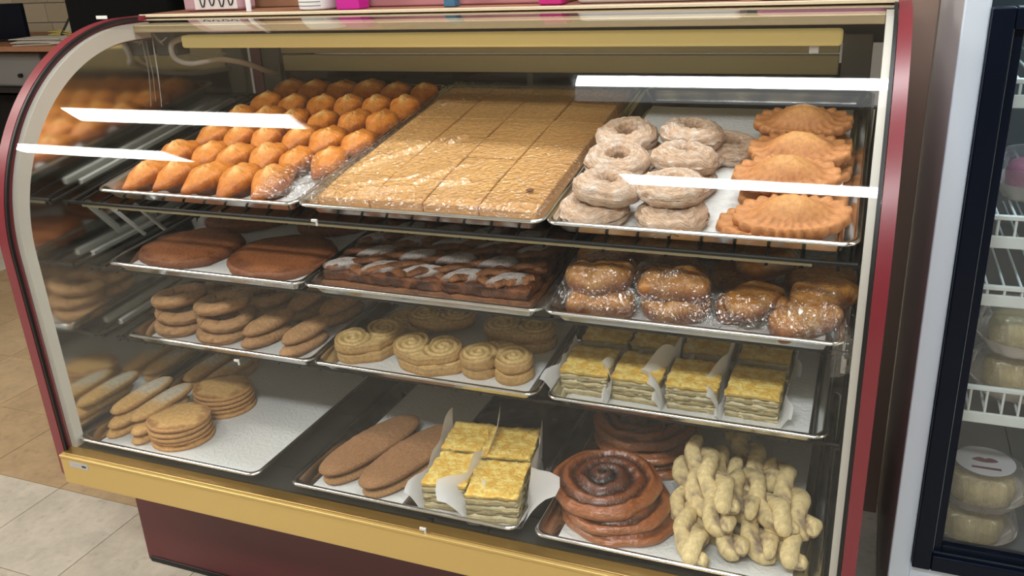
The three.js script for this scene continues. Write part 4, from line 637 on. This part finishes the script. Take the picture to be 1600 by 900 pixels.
// ------------------------------------------------------------------ glass door cooler at the right
{
  const t = thing('glass_door_cooler', 'white cooler with a black framed glass door at the right edge', 'cooler'); t.position.set(1.57, D, -0.3);
  const W = 0.62, DP = 0.68, TOP = 1.05, body = std({ color: 0xd9d6d4, roughness: 0.35 }), fw = std({ color: 0xe4f0ff, roughness: 0.4 }), ins = std({ color: 0x4d585e, roughness: 0.6 });
  part('side_panel', box(0, 0.02, -D + 0.04, TOP, -DP, -0.012, 0.002), body, t); part('side_panel', box(W - 0.02, W, -D + 0.04, TOP, -DP, -0.012, 0.002), body, t);
  part('back_panel', box(0.02, W - 0.02, -0.17, 0.9, -DP, -DP + 0.02, 0.001), ins, t); part('top_panel', box(0, W, 0.9, TOP, -DP, 0, 0.003), body, t);
  part('inner_side', box(0.02, 0.03, -0.17, 0.9, -DP + 0.02, -0.05, 0.001), ins, t); part('inner_floor', box(0.02, W - 0.02, -0.2, -0.168, -DP + 0.02, -0.05, 0.001), ins, t);
  part('front_frame', box(0, 0.034, -D + 0.04, TOP, -0.012, 0, 0.003), fw, t); part('front_frame', box(W - 0.034, W, -D + 0.04, TOP, -0.012, 0, 0.003), fw, t);
  part('kick_panel', box(0.034, W - 0.034, -D + 0.04, -0.137, -0.03, -0.002, 0.003), fw, t); part('foot', box(0.02, W - 0.02, -D, -D + 0.04, -DP + 0.03, -0.04, 0.003), M.black, t);
  const door = new THREE.Group(); door.name = 'door'; t.add(door);
  const a = 0.035, b = 0.0645, c = 0.079, y0 = -0.135, y1 = 0.80;
  part('door_frame', box(a, b, y0, y1, -0.02, 0.012, 0.003), M.blackGloss, door); part('door_frame', box(W - b, W - a, y0, y1, -0.02, 0.012, 0.003), M.blackGloss, door);
  part('door_frame', box(b, W - b, y0, y0 + 0.031, -0.02, 0.012, 0.003), M.blackGloss, door); part('door_frame', box(b, W - b, y1 - 0.03, y1, -0.02, 0.012, 0.003), M.blackGloss, door);
  part('seal', box(b, c, y0 + 0.031, y1 - 0.03, -0.028, -0.004, 0.002), M.blackGloss, door); part('seal', box(c, W - c, y0 + 0.031, y0 + 0.046, -0.028, -0.004, 0.002), M.blackGloss, door);
  part('highlight_line', box(b, b + 0.0014, y0 + 0.031, y1 - 0.03, -0.0035, 0.0006, 0), std({ color: 0x9fb0bb, metalness: 0.8, roughness: 0.3 }), door);  // pale strips stand in for the highlight along the door frame edge
  part('highlight_line', box(b, W - b, y0 + 0.031, y0 + 0.0324, -0.0035, 0.0006, 0), std({ color: 0x6c7a84, metalness: 0.8, roughness: 0.3 }), door);
  part('pane', box(c, W - c, y0 + 0.046, y1 - 0.03, -0.018, -0.012, 0), M.glass, door);
  part('handle', box(W - 0.06, W - 0.045, 0.2, 0.5, 0.012, 0.04, 0.004), M.blackGloss, door);
  const sw = std({ color: 0xd5dedb, roughness: 0.4 });
  for (const [y, lip] of [[0.482, 0.03], [0.366, 0.012], [0.187, 0.045], [0.69, 0.02]]) {
    const s = new THREE.Group(); s.name = 'shelf'; t.add(s); s.position.y = y;
    part('front_rail', box(0.035, W - 0.035, -0.004, 0.004, -0.075, -0.067, 0.002), sw, s);
    part('front_strip', box(0.035, W - 0.035, -lip - 0.02, -lip, -0.074, -0.068, 0.002), sw, s);
    const g = new THREE.CylinderGeometry(0.0022, 0.0022, lip, 8), g2 = new THREE.CylinderGeometry(0.0022, 0.0022, DP - 0.15, 8).rotateX(Math.PI / 2), yy = lip > 0.04 ? -lip + 0.004 : -0.002;
    for (let k = 0; k < 22; k++) { part('rod', g, sw, s).position.set(0.045 + k * 0.0245, -lip / 2, -0.071); part('rod', g2, sw, s).position.set(0.045 + k * 0.0245, yy, -0.075 - (DP - 0.15) / 2); }
  }
  // lamp under the roof of the cabinet
  const tube1 = part('lamp_tube', new THREE.CylinderGeometry(0.012, 0.012, W - 0.16, 16).rotateZ(Math.PI / 2).translate(W / 2, 0.86, -0.09), std({ color: 0x222222, emissive: 0xd8f2ff, emissiveIntensity: 9 }), t);
  const l = new THREE.RectAreaLight(0xd2efff, 26, W - 0.16, 0.024); l.position.set(1.57 + W / 2, D + 0.845, -0.39); l.rotation.set(-Math.PI / 2, 0, 0); l.name = 'cooler_lamp_glow'; scene.add(l);
  // board added to close and darken the gap between case and cooler
  const bd = thing('added_gap_board', 'added upright brown board in the narrow gap between pastry case and white cooler', 'board'); bd.position.set(1.5395, 0, -0.86); part('board', box(-0.028, 0.028, 0, 1.75, -0.012, 0, 0.002), std({ color: 0x947c70, roughness: 0.35 }), bd);
  // clear clamshell packs
  const clear = phy({ color: 0xffffff, transmission: 1, roughness: 0.38, ior: 1.9, thickness: 0 });
  const trayM = std({ color: 0xcfc9c2, roughness: 0.6 }), cakeM = food({ vertexColors: false, color: 0xcdbf8d, roughness: 0.7, bumpScale: 0.003 });
  const rib = (u, k) => Math.max(0, Math.sin(u * TAU * k));
  const lid = surf(144, 12, (u, v) => { const y = v < 0.75 ? 0.03 + 0.045 * v / 0.75 : 0.075 + 0.004 * Math.sin((v - 0.75) / 0.25 * 1.5), ins = v < 0.75 ? 0.014 * (v / 0.75) - 0.006 * rib(u, 24) * (v > 0.02 ? 1 : 0) : lerp(0.014, 0.068, (v - 0.75) / 0.25); const [x, z] = rr(u, 0.15 - 2 * ins, 0.145 - 2 * ins, Math.max(0.004, 0.069 - ins)); return [x, y, z]; });
  const trayG = surf(144, 10, (u, v) => { const y = v < 0.3 ? 0 : 0.03 * (v - 0.3) / 0.7, ins = v < 0.3 ? lerp(0.07, 0.02, v / 0.3) : lerp(0.02, -0.003, (v - 0.3) / 0.7) + 0.003 * rib(u, 20) * sm(1, 0.8, v); const [x, z] = rr(u, 0.15 - 2 * ins, 0.145 - 2 * ins, Math.max(0.004, 0.069 - ins)); return [x, y, z]; });
  const cakeG = boxUV(new THREE.LatheGeometry([[0, 0.008], [0.045, 0.008], [0.053, 0.014], [0.056, 0.04], [0.05, 0.055], [0.03, 0.06], [0, 0.061]].map((p) => new THREE.Vector2(...p)), 40));
  const pack = (lab, x, y, z, a, withLabel, cakeMat = cakeM) => { const p = thing('cake_pack', lab, 'cake pack', 'clear cake packs in the cooler'); p.position.set(x, D + y, z); p.rotation.y = a; part('tray', trayG, trayM, p); part('cake', cakeG, cakeMat, p); part('lid', lid, clear, p);
    if (withLabel) { const lb = part('label', new THREE.CylinderGeometry(0.05, 0.05, 0.0007, 60).translate(0, 0.0798, 0), std({ color: 0xc9c9cc, roughness: 0.6 }), p, 'pale label with a dark red mark'); const sh = new THREE.Shape(); sh.moveTo(-0.022, 0); sh.bezierCurveTo(-0.012, 0.014, -0.006, 0.012, 0, 0.006); sh.bezierCurveTo(0.006, 0.012, 0.014, 0.013, 0.022, 0.002); sh.bezierCurveTo(0.012, -0.008, -0.01, -0.008, -0.022, 0); part('mark', new THREE.ExtrudeGeometry(sh, { depth: 0.0005, bevelEnabled: false }).rotateX(-Math.PI / 2).translate(0.0, 0.0803, 0.0), std({ color: 0x5a2330, roughness: 0.6 }), lb); part('mark', box(-0.024, 0.024, 0.0803, 0.0806, 0.022, 0.029, 0), std({ color: 0x5a2330, roughness: 0.6 }), lb); } };
  pack('clear ribbed pack of pale cake, lower of the two on the cooler floor', 1.71, -0.168, -0.47, 0.05, false);
  pack('clear ribbed pack of pale cake with red marked label on the cooler floor', 1.718, -0.087, -0.47, 0, true);
  pack('clear ribbed pack of cake, lower one on the middle cooler shelf', 1.742, 0.148, -0.46, 0, false);
  pack('clear ribbed pack of cake, upper one on the middle cooler shelf', 1.742, 0.229, -0.46, 0.06, false);
  pack('clear pack with a pink cake on the upper cooler shelf', 1.735, 0.485, -0.5, 0.2, false, food({ vertexColors: false, color: 0xb06a86, roughness: 0.6 }));
}
// shadows on for everything that is built
scene.traverse((o) => { if (o.isMesh) { o.castShadow = true; o.receiveShadow = true; } });
renderer.render(scene, camera);
